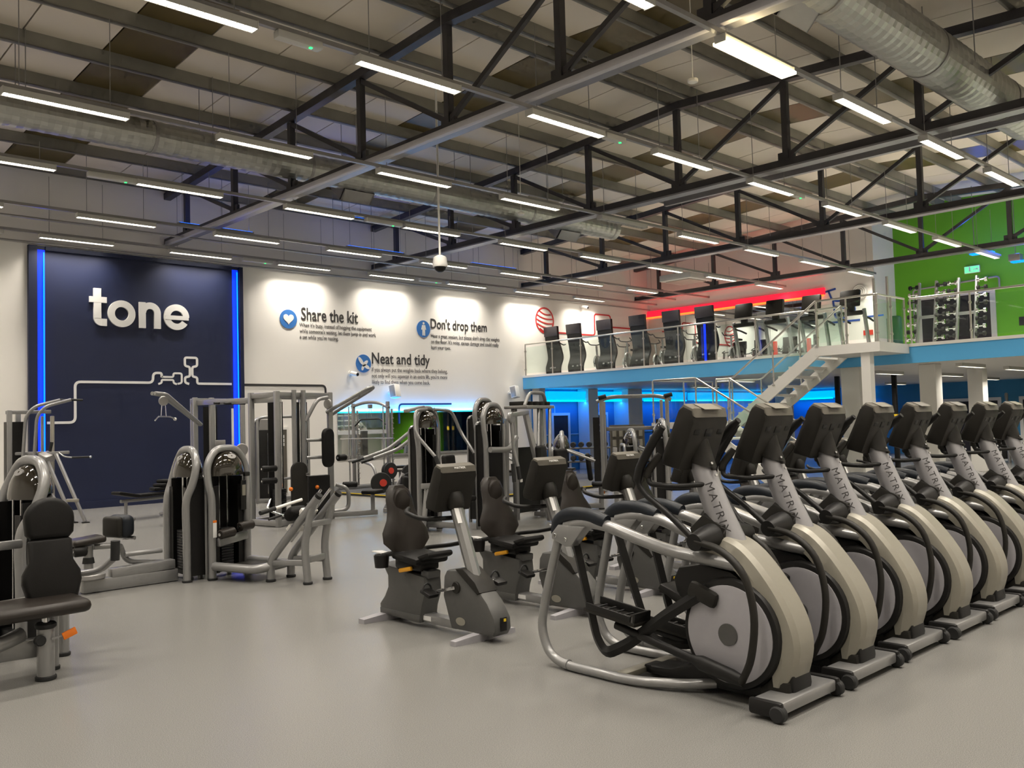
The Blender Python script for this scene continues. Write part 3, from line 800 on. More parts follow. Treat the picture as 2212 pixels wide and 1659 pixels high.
# pipe line on the blue wall
o = MB().tube([(21.2, YW-.03, 1.2), (27.5, YW-.03, 1.2)], .012, 6).build('wall_line', 'white'); tag(o, 'thin pale line across the blue wall under the mezzanine', 'wall graphic')
o = MB().pipe([(21.35, YW-.03, .2), (21.35, YW-.03, 2.2), (21.8, YW-.03, 2.2), (21.8, YW-.03, .6)], .014, .1, 6).build('wall_line', 'white'); tag(o, 'pale squared line drawing left of the left dark door', 'wall graphic')

# lights under the mezzanine
def low_light(x, y, lab, W=42):
    t = thing('strip_light', lab, 'ceiling light', (x, y, 2.665), 0, 'strip lights under the mezzanine')
    inst('lamp_housing', lamp_me['housing'], t); inst('tube', lamp_me['tube'], t); inst('louvre', lamp_me['louvre'], t)['kind'] = 'stuff'
    ld = bpy.data.lights.new('strip_lamp', 'AREA'); ld.shape = 'RECTANGLE'; ld.size = 1.46; ld.size_y = .09; ld.energy = W; ld.color = LAMP_COL; ld.spread = math.radians(140)
    lo = bpy.data.objects.new('strip_lamp', ld); COL.objects.link(lo); lo.parent = t; lo.location = (.75, 0, -.02)
low_light(22.0, 7.9, 'strip light under the mezzanine, left of the nearer pair')
low_light(25.2, 7.9, 'strip light under the mezzanine, right of the nearer pair')
low_light(23.2, 10.4, 'strip light under the mezzanine in the second row behind the boxed column')
low_light(27.0, 10.2, 'far strip light under the mezzanine above the blue wall')
low_light(24.0, 3.2, 'added out-of-view strip light for the lower green wall, nearer one')  # unseen lamp added to brighten the green wall reflected in the mirror
low_light(27.5, 2.6, 'added out-of-view strip light for the lower green wall, farther one')  # second unseen lamp added for the same green wall
low_light(32.0, 10.8, 'added strip light brightening the far blue wall, before the dark double doors', 70)  # lamp added to lift the dark far blue wall
low_light(32.0, 14.0, 'farthest strip light under the mezzanine, behind the stair', 30)
low_light(22.2, 14.4, 'dim strip light under the mezzanine behind the half landing', 8)
low_light(25.0, 17.5, 'dim strip light under the mezzanine left of the stair', 6)

# back of the mezzanine: mirror wall, red band, runner drawing
mz = thing('wall_mirror', 'tall mirror wall at the back of the mezzanine under the red light band', 'mirror', (XB, 14.0, ZM))
for i in range(4):
    MB().b2((-.03, .02+i*1.70, .02), (-.003, .02+i*1.70+1.69, 2.26)).build('mirror_pane', 'mirror', mz, 0)
rb = thing('light_band', 'long red glowing light band with an orange tube above the mirror wall', 'light band', (XB, 13.7, 5.42))
MB().b2((-.10, 0, .06), (-.003, 7.1, .28)).build('lit_face', 'led_red', rb, 0)
MB().b2((-.16, 0, 0), (-.10, 7.1, .05)).build('led_tube', 'led_orange', rb, 0)
ld = bpy.data.lights.new('red_glow', 'AREA'); ld.shape = 'RECTANGLE'; ld.size = 7.0; ld.size_y = .1; ld.energy = 11; ld.color = (1.0, 0.03, 0.03)
lo = bpy.data.objects.new('red_glow', ld); COL.objects.link(lo); lo.parent = rb; lo.location = (-.18, 3.5, .4); lo.rotation_euler = (0, math.radians(150), PI/2)
lo.rotation_euler = (math.radians(150), 0, PI/2)
bg = thing('wall_graphic', 'dark blue line drawing of an exercise bike on the white upstairs wall', 'wall graphic', (XB-.004, 0, 0), 0)
def bl(pts, w=.06, closed=False):
    # drawn on the wall X = XB, pts are (y, z)
    o = line_graphic(bg, 'line', [(-p[0], p[1]) for p in pts], w, 'blueline', 0, .06, closed=closed)
    o.rotation_euler = (0, 0, -PI/2)
bl([(13.75, 5.55), (13.35, 5.62)]); bl([(13.60, 5.58), (13.50, 5.30), (13.35, 5.22), (12.85, 5.2), (12.75, 4.95), (12.75, 4.75)])
bl([(13.45, 5.25), (13.4, 4.7), (13.1, 4.65), (13.0, 4.95), (13.4, 5.05)]); bl([(13.6, 4.55), (12.6, 4.55)]); bl([(12.45, 4.62), (11.85, 4.62)], .05)
clk = thing('wall_fan', 'round pale fan high on the white upstairs wall', 'wall fan', (XB, 12.55, 5.42))
MB().tube([(0, 0, 0), (-.08, 0, 0)], .24, 28).build('case', 'lamp_body', clk)
for r_ in (.20, .14, .08): MB().tube([(-.085, r_*math.cos(a), r_*math.sin(a)) for a in [2*PI*i/24 for i in range(24)]], .012, 6, True).build('guard_ring', 'white', clk)
# exit sign, cassette unit, doors upstairs on the green wall
ex = thing('exit_sign', 'green glowing exit sign on the green wall', 'sign', (XG-.02, 9.75, 5.86))
MB().b2((-.05, -.22, -.11), (0, .22, .11), .01).build('case', 'white', ex)
MB().b2((-.058, -.20, -.09), (-.05, .20, .09)).build('face', 'exit', ex, 0)
fg = MB()
fg.box((-.061, .06, .0), (.004, .05, .11)).box((-.061, .02, -.05), (.004, .10, .02)).box((-.061, -.09, 0), (.004, .12, .03)); fg.disc((-.061, .06, .065), (1, 0, 0), .022, .004, 10)
fg.prism([(-.19, 0), (-.14, .05), (-.14, -.05)], -.063, -.059, 'x'); fg.build('pictogram', 'sign_white', ex, 0)
d3 = thing('door_3', 'dark double doorway in a pale frame behind the dumbbell rack on the green wall', 'door', (XG, 10.3, ZM)); d3['kind'] = 'structure'
MB().b2((-.05, -1.15, 0), (-.002, -1.0, 2.06)).b2((-.05, 1.0, 0), (-.002, 1.15, 2.06)).b2((-.05, -1.0, 1.96), (-.002, 1.0, 2.06)).build('door_frame', 'lamp_body', d3, 0)
MB().b2((-.03, -1.0, 0.01), (-.002, -.005, 1.96)).build('door_leaf', 'dark', d3, 0)
MB().b2((-.03, .005, 0.01), (-.002, 1.0, 1.96)).build('door_leaf', 'dark', d3, 0)
o = MB().b2((XG-.03, 8.35, 4.05), (XG-.002, 8.55, 4.3)).build('wall_notice', 'dark', None, 0); tag(o, 'small dark notice on the green wall right of the doorway', 'wall notice')
o = MB().pipe([(XG-.1, 11.5, 3.9), (XG-.1, 11.5, 5.45), (XG-.1, 9.0, 5.55), (XG-.1, 9.0, 5.2)], .03, .1, 8).build('conduit', 'galv'); tag(o, 'grey pipe looping over the doorway on the green wall', 'conduit')
cs = thing('air_unit', 'flat pale ceiling air unit above the red light band', 'air unit', (23.6, 16.6, 5.98))
MB().b2((-.6, -.6, 0), (.6, .6, .2), .03).build('case', 'lamp_body', cs)
MB().b2((-.45, -.45, -.02), (.45, .45, 0)).build('grille', 'shell', cs, 0)
for s in (-.5, .5): MB().cyl((s, 0, .18), (s, 0, zc(16.6)+.39-5.98), .008, 6).build('hanger_rod', 'galv', cs)
for (x, y) in ((27.2, 9.2), (27.4, 8.2)):
    t = thing('blue_spotlight', 'blue wall spotlight at the right edge near the exit sign, %s' % ('upper' if y > 9 else 'lower'), 'spotlight', (x, y, 6.1 if y > 9 else 5.75))
    MB().b2((-.15, -.15, 0), (.15, .15, .2), .02).build('case', 'galv', t)
    MB().cyl((0, 0, .18), (0, 0, zc(y)+.39-(6.1 if y > 9 else 5.75)), .012, 8).build('drop_rod', 'galv', t)
    MB().b2((-.12, -.5, -.03), (.12, .1, 0)).build('lens', 'led_blue2', t, 0)
    ld = bpy.data.lights.new('spot_glow', 'POINT'); ld.energy = 18; ld.color = (0.02, 0.12, 1.0); ld.shadow_soft_size = .1
    lo = bpy.data.objects.new('spot_glow', ld); COL.objects.link(lo); lo.parent = t; lo.location = (.3, 0, .45)
# ------------------------------------------------------------------ elliptical trainer (front towards -y, origin under the front foot)
def rot_yz(pts, c, a):
    ca, sa = math.cos(a), math.sin(a)
    return [(p[0], c[0]+(p[1]-c[0])*ca-(p[2]-c[1])*sa, c[1]+(p[1]-c[0])*sa+(p[2]-c[1])*ca) for p in pts]
def make_elliptical():
    t = thing('elliptical_trainer', '', 'elliptical', group='elliptical trainers in a row')
    # front foot
    f = MB().b2((-.29, .0, .035), (.29, .18, .10), .012).build('front_foot', 'silver', t)
    for s in (-1, 1):
        MB().b2((s*.29-.045*(s < 0), -.01, .02), (s*.29+.045*(s > 0), .19, .108), .02).build('end_cap', 'black', f)
        MB().disc((s*.318, .015, .046), (1, 0, 0), .045, .05, 18, .008).build('wheel', 'rubber', f)
    # black lower body
    body = [(.06, .03), (.04, .12), (.06, .30), (.12, .47), (.24, .62), (.42, .72), (.62, .745), (.78, .71), (.82, .64), (.80, .56), (.74, .50), (.70, .30), (.72, .14), (.86, .09), (1.02, .08), (1.04, .03)]
    MB().prism(body, -.105, .105, 'x', .02).build('lower_body', 'black', t)
    MB().prism([(.70, .50), (.84, .56), (.93, .59), (.95, .56), (.84, .50), (.72, .44)], -.09, .09, 'x', .01).build('rear_lip', 'black', t)
    for s in (-1, 1):
        d = MB().tube([(s*.105, .40, .375), (s*.135, .40, .375), (s*.155, .40, .375), (s*.160, .40, .375)], [.315, .315, .305, .29], 48).build('cover_rim', 'black', t)
        e = MB().tube([(s*.155, .40, .375), (s*.168, .40, .375), (s*.172, .40, .375)], [.275, .275, .255], 48).build('side_disc', 'disc', t)
        MB().disc((s*.172, .40, .375), (1, 0, 0), .062, .012, 28).build('hub', 'bikegrey', e)
    # curved silver front shell
    O = catmull([(0, .66, .935), (0, .52, .93), (0, .34, .87), (0, .17, .70), (0, .05, .51), (0, .01, .34), (0, .045, .18), (0, .09, .12)], 5)
    I = catmull([(0, .60, .80), (0, .48, .80), (0, .345, .71), (0, .25, .58), (0, .18, .44), (0, .15, .31), (0, .155, .19), (0, .15, .12)], 5)
    rings = []
    for o, i_ in zip(O, I):
        mid = i_+(o-i_)*.45; sh = i_+(o-i_)*.86
        w, c = .132, .075
        rings.append([(-w, i_.y, i_.z), (-w-.002, mid.y, mid.z), (-w+.02, sh.y, sh.z), (-c, o.y, o.z), (c, o.y, o.z), (w-.02, sh.y, sh.z), (w+.002, mid.y, mid.z), (w, i_.y, i_.z)])
    MB().loft(rings).build('front_shell', 'shell', t, 24)
    MB().prism([(.05, .03), (.06, .15), (.16, .17), (.24, .10), (.24, .03)], -.128, .128, 'x', .02).build('base_shoe', 'charcoal', t)
    # column
    def ring(y, z, a, b, n=18, tilt=0):
        return [(a*math.cos(2*PI*j/n)*(1-.12*abs(math.sin(4*PI*j/n))), y+b*math.sin(2*PI*j/n)*math.cos(tilt), z+b*math.sin(2*PI*j/n)*math.sin(tilt)) for j in range(n)]
    col = MB().loft([ring(.43, .78, .10, .135, tilt=.3), ring(.50, .95, .092, .118, tilt=.3), ring(.575, 1.12, .084, .10, tilt=.3), ring(.655, 1.33, .076, .086, tilt=.3), ring(.675, 1.38, .074, .08, tilt=.3)]).build('column', 'colshell', t, 50)
    me = text_mesh('MATRIX', width=.31, height=.046, extrude=.0012, name='brand_lettering', spacing=1.25)
    me.materials.append(M['ink'])
    tx = bpy.data.objects.new('brand_lettering', me); COL.objects.link(tx); tx.parent = col
    # runs down the near (-x,-y) flank of the column
    d = Vector((0, .50-.655, .95-1.33)).normalized(); nrm = Vector((-.80, -.60*.93, -.10)); nrm = (nrm-d*nrm.dot(d)).normalized(); up = nrm.cross(d)
    P0 = Vector((0, .655, 1.33))+d*.14+nrm*.099-up*.020
    R = Matrix(((d.x, up.x, nrm.x, P0.x), (d.y, up.y, nrm.y, P0.y), (d.z, up.z, nrm.z, P0.z), (0, 0, 0, 1)))
    tx.matrix_local = R
    bl = Vector((0, .655, 1.33))+d*.05
    nr2 = Vector((-.25, -.95, -.1)); nr2 = (nr2-d*nr2.dot(d)).normalized()
    MB().box(bl+nr2*.088+d*.015, (.035, .02, .02), .004).build('clip', 'charcoal', col)
    for k in (-.02, .055): MB().disc(bl+nr2*.087+d*k, nr2, .008, .01, 10).build('screw', 'chrome', col)
    # console: wide box leaning, screen towards the user (+y), seen from behind
    a = math.radians(-24)
    cz = Matrix.Translation((0, .685, 1.495)) @ Matrix.Rotation(-a, 4, 'X')
    cbody = [(-.075, -.185), (.055, -.205), (.075, -.15), (.065, .15), (.04, .185), (-.03, .185), (-.07, .12)]
    c = MB().prism(cbody, -.185, .185, 'x', .022).xf(cz).build('console', 'charcoal', t)
    MB().prism([(-.06, .15), (.068, .15), (.045, .196), (-.028, .196)], -.178, .178, 'x', .015).xf(cz).build('console_top', 'capgrey', c)
    lg = MB().prism([(-.055, .1985), (.035, .1985), (.035, .2005), (-.055, .2005)], -.09, .09, 'x').xf(cz).build('logo_plate', 'shell', c, 0)
    MB().b2((-.16, .062, -.14), (.16, .072, .13)).xf(cz).build('screen', 'black', c, 0)
    for s in (-1, 1): MB().box((s*.12, -.068, .06), (.06, .012, .035), .004).xf(cz).build('rear_vent', 'black', c)
    MB().box((0, -.07, .055), (.07, .012, .05), .004).xf(cz).build('rear_port', 'black', c)
    MB().loft([ring(.655, 1.335, .09, .10, tilt=.3), ring(.675, 1.38, .09, .105, tilt=.3), ring(.68, 1.43, .075, .09, tilt=.2), ring(.665, 1.50, .045, .05, tilt=.1)]).build('neck_boot', 'charcoal', t, 50)
    # fixed handlebar: loop in front of the user
    hb = MB().pipe([(-.06, .60, 1.21), (-.24, .70, 1.205), (-.27, .85, 1.22), (-.26, .86, 1.28), (-.215, .80, 1.39)], .016, .06, 10).build('fixed_handlebar', 'black', t)
    MB().pipe([(.06, .60, 1.21), (.24, .70, 1.205), (.27, .85, 1.22), (.26, .86, 1.28), (.215, .80, 1.39)], .016, .06, 10).build('fixed_handlebar', 'black', t)
    for s in (-1, 1): MB().tube(catmull([(s*.266, .862, 1.25), (s*.258, .855, 1.30), (s*.215, .80, 1.395)], 4), [.018]+[.026]*7+[.02], 10).build('heart_rate_grip', 'charcoal', hb)
    # pivot hub
    for s in (-1, 1):
        MB().tube([(s*.10, .53, .91), (s*.17, .53, .905), (s*.235, .53, .90), (s*.285, .53, .895)], [.078, .072, .058, .050], 20).build('pivot_hub', 'black', t)
    MB().prism([(.42, .80), (.46, .98), (.60, 1.04), (.70, .95), (.66, .80)], -.10, .10, 'x', .03).build('pivot_housing', 'charcoal', t)
    # moving arms, pedals and links; left and right half a turn apart
    for s in (-1, 1):
        ph = 0 if s < 0 else math.radians(13)
        H = (.53, .895)
        pts = [(s*.285, .72, 1.56), (s*.29, .80, 1.46), (s*.29, .905, 1.29), (s*.29, .885, 1.18), (s*.275, .70, 1.04), (s*.265, .53, .90)]
        up_ = rot_yz(pts, H, ph)
        cp = catmull(up_, 5); rr = [.020 if i < 2 else .027 if i < 13 else .019 for i in range(len(cp))]
        MB().tube(cp, rr, 12).build('moving_handle', 'black', t)
        lw = rot_yz([(s*.265, .53, .90), (s*.27, .36, .86), (s*.275, .22, .74), (s*.275, .165, .53), (s*.27, .195, .30), (s*.255, .27, .15)], H, ph*1.9)
        MB().tube(catmull(lw, 5), .020, 12, sx=1.2).build('lower_lever', 'charcoal', t)
        end = lw[-1]
        # link from the lever end back under the pedal
        a_ = Vector((s*.235, end[1], max(.09, end[2]))); b_ = Vector((s*.20, 1.20, .32 if s < 0 else .22))
        LK = [a_, a_+(b_-a_)*.08, a_+(b_-a_)*.30, a_+(b_-a_)*.36, b_]
        MB().tube(LK, [.030, .042, .045, .026, .026], 12, sx=.8).build('link_arm', 'black', t)
        # swing arm hung from the rear joint
        dz = 0 if s < 0 else .06; dy = 0 if s < 0 else -.18
        sw = [(s*.215, 1.52, .86), (s*.215, 1.44, .56), (s*.215, 1.35, .22), (s*.21, 1.28, .13), (s*.205, 1.10, .22), (s*.20, .80, .44), (s*.195, .58, .575)]
        if s > 0: sw = [(.215, 1.52, .86), (.215, 1.40, .52), (.215, 1.28, .20), (.21, 1.20, .14), (.205, 1.0, .16), (.20, .70, .22), (.195, .45, .22)]
        MB().tube(fillet(sw, .06), .024, 4, sx=1.5, up=(1, 0, 0)).build('swing_arm', 'black', t, 50)
        cb = (s*.175, .53, .585) if s < 0 else (s*.175, .36, .20)
        MB().box((s*.185, cb[1]+.02, cb[2]), (.06, .20, .10), .03, rot=(.35*(1 if s < 0 else -1), 0, 0)).build('crank_block', 'charcoal', t)
        pz = .385 if s < 0 else .245; py = 1.19 if s < 0 else 1.02
        pr = MB().box((s*.205, py, pz), (.17, .42, .03), .01, rot=(.12, 0, 0)).build('pedal', 'charcoal', t)
        MB().box((s*.125, py, pz+.035), (.016, .40, .055), .007, rot=(.12, 0, 0)).box((s*.285, py, pz+.03), (.016, .36, .04), .007, rot=(.12, 0, 0)).box((s*.205, py-.20, pz+.012), (.16, .02, .07), .008, rot=(.12, 0, 0)).build('pedal_rim', 'black', pr)
        for k in range(4): MB().box((s*.205, py-.10+.07*k, pz+.02+.0085*k), (.09, .012, .008), 0, rot=(.12, 0, 0)).build('pedal_rib', 'rubber', pr, 0)
        # rear frame: bottom tube curving up to the joint, top rail forward into the shell
        low = [(s*.08, .55, .055), (s*.20, .72, .045), (s*.29, 1.0, .034), (s*.30, 1.30, .032), (s*.295, 1.56, .036), (s*.29, 1.70, .09), (s*.285, 1.765, .22), (s*.28, 1.755, .36), (s*.27, 1.69, .60), (s*.255, 1.61, .87)]
        fr = MB().tube(catmull(low, 5), .030, 14).build('frame_tube', 'silver', t)
        MB().disc((s*.296, 1.54, .036), (0, 1, 0), .034, .03, 16).build('tube_sleeve', 'silver', fr)
        top = [(s*.26, 1.54, .925), (s*.26, 1.38, .955), (s*.255, 1.20, .945), (s*.24, .98, .885), (s*.21, .76, .825), (s*.15, .58, .79), (s*.10, .40, .76), (s*.06, .30, .74)]
        MB().tube(catmull(top, 5), .037, 14, sx=1.15).build('top_rail', 'silver', t)
        jp = MB().prism([(1.64, .84), (1.635, .88), (1.58, .935), (1.34, .935), (1.47, .80), (1.52, .795)], s*.265-.045, s*.265+.045, 'x', .012).build('joint_plate', 'silver', t)
        for (y_, z_) in ((1.60, .865), (1.51, .845)): MB().disc((s*.265+s*.047, y_, z_), (1, 0, 0), .014, .012, 14, .003).build('bolt', 'chrome', jp)
        cv = catmull([(s*.262, 1.645, .865), (s*.262, 1.60, .955), (s*.262, 1.50, 1.0), (s*.262, 1.34, 1.0), (s*.26, 1.20, .965)], 4)
        MB().tube(cv, [.028, .032, .036]+[.043]*(len(cv)-6)+[.045, .044, .042], 12, sx=1.15).build('joint_cover', 'navypad', t)
    # rear floor brace
    MB().b2((-.06, .80, .02), (.06, 1.10, .07), .01).build('rear_brace', 'black', t)
    MB().b2((-.26, 1.08, .018), (.26, 1.16, .055), .01).build('rear_foot', 'shell', t)
    return t
el = make_elliptical(); used = []
EL_LABELS = ['silver and black elliptical trainer nearest the camera, whole side disc showing', 'elliptical trainer second from the camera in the row of ellipticals', 'elliptical trainer third in the row, hub of its disc visible',
             'elliptical trainer fourth in the row of ellipticals', 'elliptical trainer fifth in the row of ellipticals', 'elliptical trainer sixth in the row, front foot cut by the right edge', 'elliptical trainer seventh in the row, only column and shell showing at the right edge', 'last elliptical trainer in the row, a console sliver at the right edge']
for k in range(8):
    place(el, used, (4.57+.79*k, 2.5+random.uniform(-.015, .015), 0), 0, EL_LABELS[k])

# ------------------------------------------------------------------ recumbent bike (front towards -y)
def make_bike():
    t = thing('recumbent_bike', '', 'exercise bike', group='recumbent bikes in a row')
    rear = [(1.24, .06), (1.25, .13), (1.18, .20), (1.13, .28), (1.13, .37), (1.21, .47), (.92, .44), (.64, .405), (.63, .28), (.68, .16), (.70, .05)]
    r = MB().prism(rear, -.09, .09, 'x', .02).build('rear_shell', 'bikegrey', t)
    MB().prism([(1.235, .05), (1.24, .10), (.70, .10), (.70, .04)], -.095, .095, 'x', .008).build('skirt', 'bikegrey', r)
    front = [(.41, .29), (.395, .44), (.36, .49), (.24, .50), (.12, .47), (0, .38), (-.10, .29), (-.175, .18), (-.18, .10), (-.15, .055), (.32, .05), (.37, .18)]
    f = MB().prism(front, -.085, .085, 'x', .02).build('front_shell', 'bikegrey', t)
    MB().prism([(.25, .51), (.16, .52), (.02, .43), (-.03, .36), (0, .34), (.12, .42)], -.092, .092, 'x', .008).build('shell_collar', 'charcoal', f)
    MB().tube([(-.0865, .20, .12), (-.0885, .20, .12)], .05, 24, sx=1.0).xf(Matrix.Translation((0, .20, .12)) @ Matrix.Diagonal((1, 1.1, .6, 1)) @ Matrix.Translation((0, -.20, -.12))).build('badge', 'shell', f)
    MB().b2((-.03, -.19, .09), (.03, -.178, .19), .004).build('socket_panel', 'black', f)
    MB().box((.005, -.19, .17), (.02, .012, .02)).build('warning_label', 'yellow', f, 0)
    MB().b2((-.055, .30, .04), (.055, .75, .105), .01).build('base_beam', 'silver', t)
    MB().b2((-.058, .60, .06), (-.0555, .70, .095)).build('rating_label', 'sign_white', t, 0)
    for y0, y1 in ((-.02, .06), (1.14, 1.24)):
        q = MB()
        for s in (-1, 1):
            q.add([(0, y0, .065), (0, y1, .065), (s*.30, y1+.01, .035), (s*.30, y0+.03, .035), (0, y0, 0.0), (0, y1, 0.0), (s*.30, y1+.01, 0.0), (s*.30, y0+.03, 0.0)],
                  [(0,1,2,3),(4,7,6,5),(2,6,7,3),(0,3,7,4),(1,5,6,2)])
        q.build('foot', 'disc', t, 0)
    # column and console
    c = MB().tube([(0, .12, .44), (0, .335, 1.0)], .052, 8, sx=1.0).build('column', 'silver', t, 30)
    MB().b2((-.035, -.002, -.06), (.035, .002, .06)).xf(Matrix.Translation((-.025, .255, .91)) @ Matrix.Rotation(math.radians(-21), 4, 'X')).build('paper_label', 'sign_white', c, 0)
    a = math.radians(20)
    cz = Matrix.Translation((0, .37, 1.125)) @ Matrix.Rotation(a, 4, 'X')
    k = MB().prism([(-.065, -.175), (.045, -.19), (.065, -.14), (.055, .14), (.03, .17), (-.03, .17), (-.06, .11)], -.185, .185, 'x', .02).xf(cz).build('console', 'charcoal', t)
    MB().prism([(-.05, .14), (.058, .14), (.035, .182), (-.028, .182)], -.178, .178, 'x', .014).xf(cz).build('console_top', 'capgrey', k)
    tm = text_mesh('MATRIX', width=.11, height=.018, extrude=.001, name='brand_lettering'); tm.materials.append(M['sign_white'])
    to = bpy.data.objects.new('brand_lettering', tm); COL.objects.link(to); to.parent = k
    to.matrix_local = cz @ Matrix.Translation((-.055, -.055, .172)) @ Matrix.Rotation(math.radians(35), 4, 'X')
    MB().b2((-.15, .056, -.13), (.15, .066, .12)).xf(cz).build('screen', 'black', k, 0)
    MB().tube([(0, .315, .955), (0, .325, .985), (0, .345, 1.045), (0, .355, 1.07)], [.06, .07, .072, .06], 16).build('neck_boot', 'charcoal', t)
    MB().pipe([(-.16, .72, .95), (-.24, .66, .93), (-.22, .50, .885), (0, .36, .88), (.22, .50, .885), (.24, .66, .93), (.16, .72, .95)], .018, .12, 10).build('handlebar', 'black', t)
    # seat
    bk = []
    bw = [(.58, .15), (.66, .235), (.74, .23), (.84, .165), (.92, .142), (1.0, .138), (1.07, .118), (1.115, .065)]
    for z, w in bw:
        y = .93+(z-.58)*.28; th = .045
        bk.append([(-w, y+.015, z), (-w*.7, y-th*.5, z), (0, y-th*.25, z), (w*.7, y-th*.5, z), (w, y+.015, z), (w*.85, y+th, z), (0, y+th*1.2, z), (-w*.85, y+th, z)])
    b = MB().loft(bk).build('backrest', 'brownpad', t, 60)
    MB().tube([(0, 1.06, .985), (0, 1.022, .985), (0, 1.012, .985)], [.085, .085, .075], 20).xf(Matrix.Translation((0, 0, .985)) @ Matrix.Diagonal((1, 1, 1.25, 1)) @ Matrix.Translation((0, 0, -.985))).build('head_pad', 'brownpad', b)
    MB().tube([(s_, 1.10+(z_-.7)*.3, z_) for s_, z_ in ((0, .62), (0, .95))], .03, 8).build('back_post', 'charcoal', t)
    MB().box((0, .80, .545), (.34, .34, .06), .028, rot=(.10, 0, 0)).build('seat_cushion', 'vinyl', t)
    MB().box((0, .60, .57), (.26, .16, .05), .022, rot=(-.30, 0, 0)).build('seat_nose', 'vinyl', t)
    MB().box((0, .84, .49), (.20, .34, .09), .02).build('seat_carriage', 'black', t)
    MB().box((0, .66, .425), (.13, .10, .06), .012, rot=(.1, 0, 0)).build('rail_stop', 'bikegrey', t)
    MB().box((0, .94, .46), (.10, .50, .03), .006, rot=(-.12, 0, 0)).build('seat_rail', 'silver', t)
    MB().box((-.13, .82, .455), (.03, .17, .035), .012, rot=(-.20, 0, 0)).build('seat_lever', 'amber', t)
    for s in (1,):
        MB().pipe([(s*.10, .98, .57), (s*.21, .95, .585), (s*.235, .70, .62), (s*.235, .50, .66)], .018, .05, 10).build('side_grip', 'black', t)
        MB().box((s*.225, .47, .675), (.06, .10, .09), .02, rot=(.3, 0, 0)).build('grip_pad', 'navypad', t)
    MB().pipe([(-.08, .90, .57), (-.17, .98, .575), (-.20, 1.05, .55)], .02, .05, 10).build('side_grip', 'black', t)
    cup = MB().tube([(-.20, 1.05, .46), (-.20, 1.05, .56)], [.055, .065], 16).build('cup_holder', 'black', t)
    MB().tube([(-.20, 1.05, .555), (-.20, 1.05, .566)], .055, 16).build('cup_lining', 'rubber', cup)
    MB().box((-.16, 1.10, .575), (.14, .10, .008), 0, rot=(.1, .15, .3)).build('paper_towel', 'sign_white', cup, 0)
    # cranks and pedals
    for s in (-1, 1):
        e = (s*.10, .24, .37); q = (s*.115, .24+.20*(1 if s < 0 else -1), .37-.045*(1 if s < 0 else -1))
        MB().disc((s*.09, .24, .37), (1, 0, 0), .045, .02, 20, .004).build('crank_boss', 'charcoal', t)
        MB().bar(e, q, .018, .025, .004).build('crank_arm', 'chrome', t)
        pd = MB().box((s*.175, q[1]+.02, q[2]-.01), (.10, .12, .03), .008, rot=(.3, 0, 0)).build('pedal', 'black', t)
        MB().tube([(s*.175+.045*math.cos(w_)*1.0, q[1]+.05, q[2]+.06*math.sin(w_)) for w_ in [PI*i/8 for i in range(9)]], .008, 6).build('pedal_strap', 'rubber', pd)
    return t
bk_ = make_bike(); used = []
BL = ['recumbent exercise bike nearest the camera, whole front shell visible', 'recumbent bike second from the left, behind the first elliptical', 'recumbent bike third in its row, between the elliptical frames', 'recumbent bike fourth in its row, console between the two nearest elliptical consoles',
      'recumbent bike fifth in its row, mostly hidden behind ellipticals', 'recumbent bike sixth in its row, console top behind the third elliptical', 'recumbent bike seventh in its row, console top behind the fourth elliptical', 'recumbent bike eighth in its row, far right behind the ellipticals']
for k in range(8):
    place(bk_, used, (4.49+1.09*k, 5.05+.04*min(k, 2), 0), 0, BL[k])
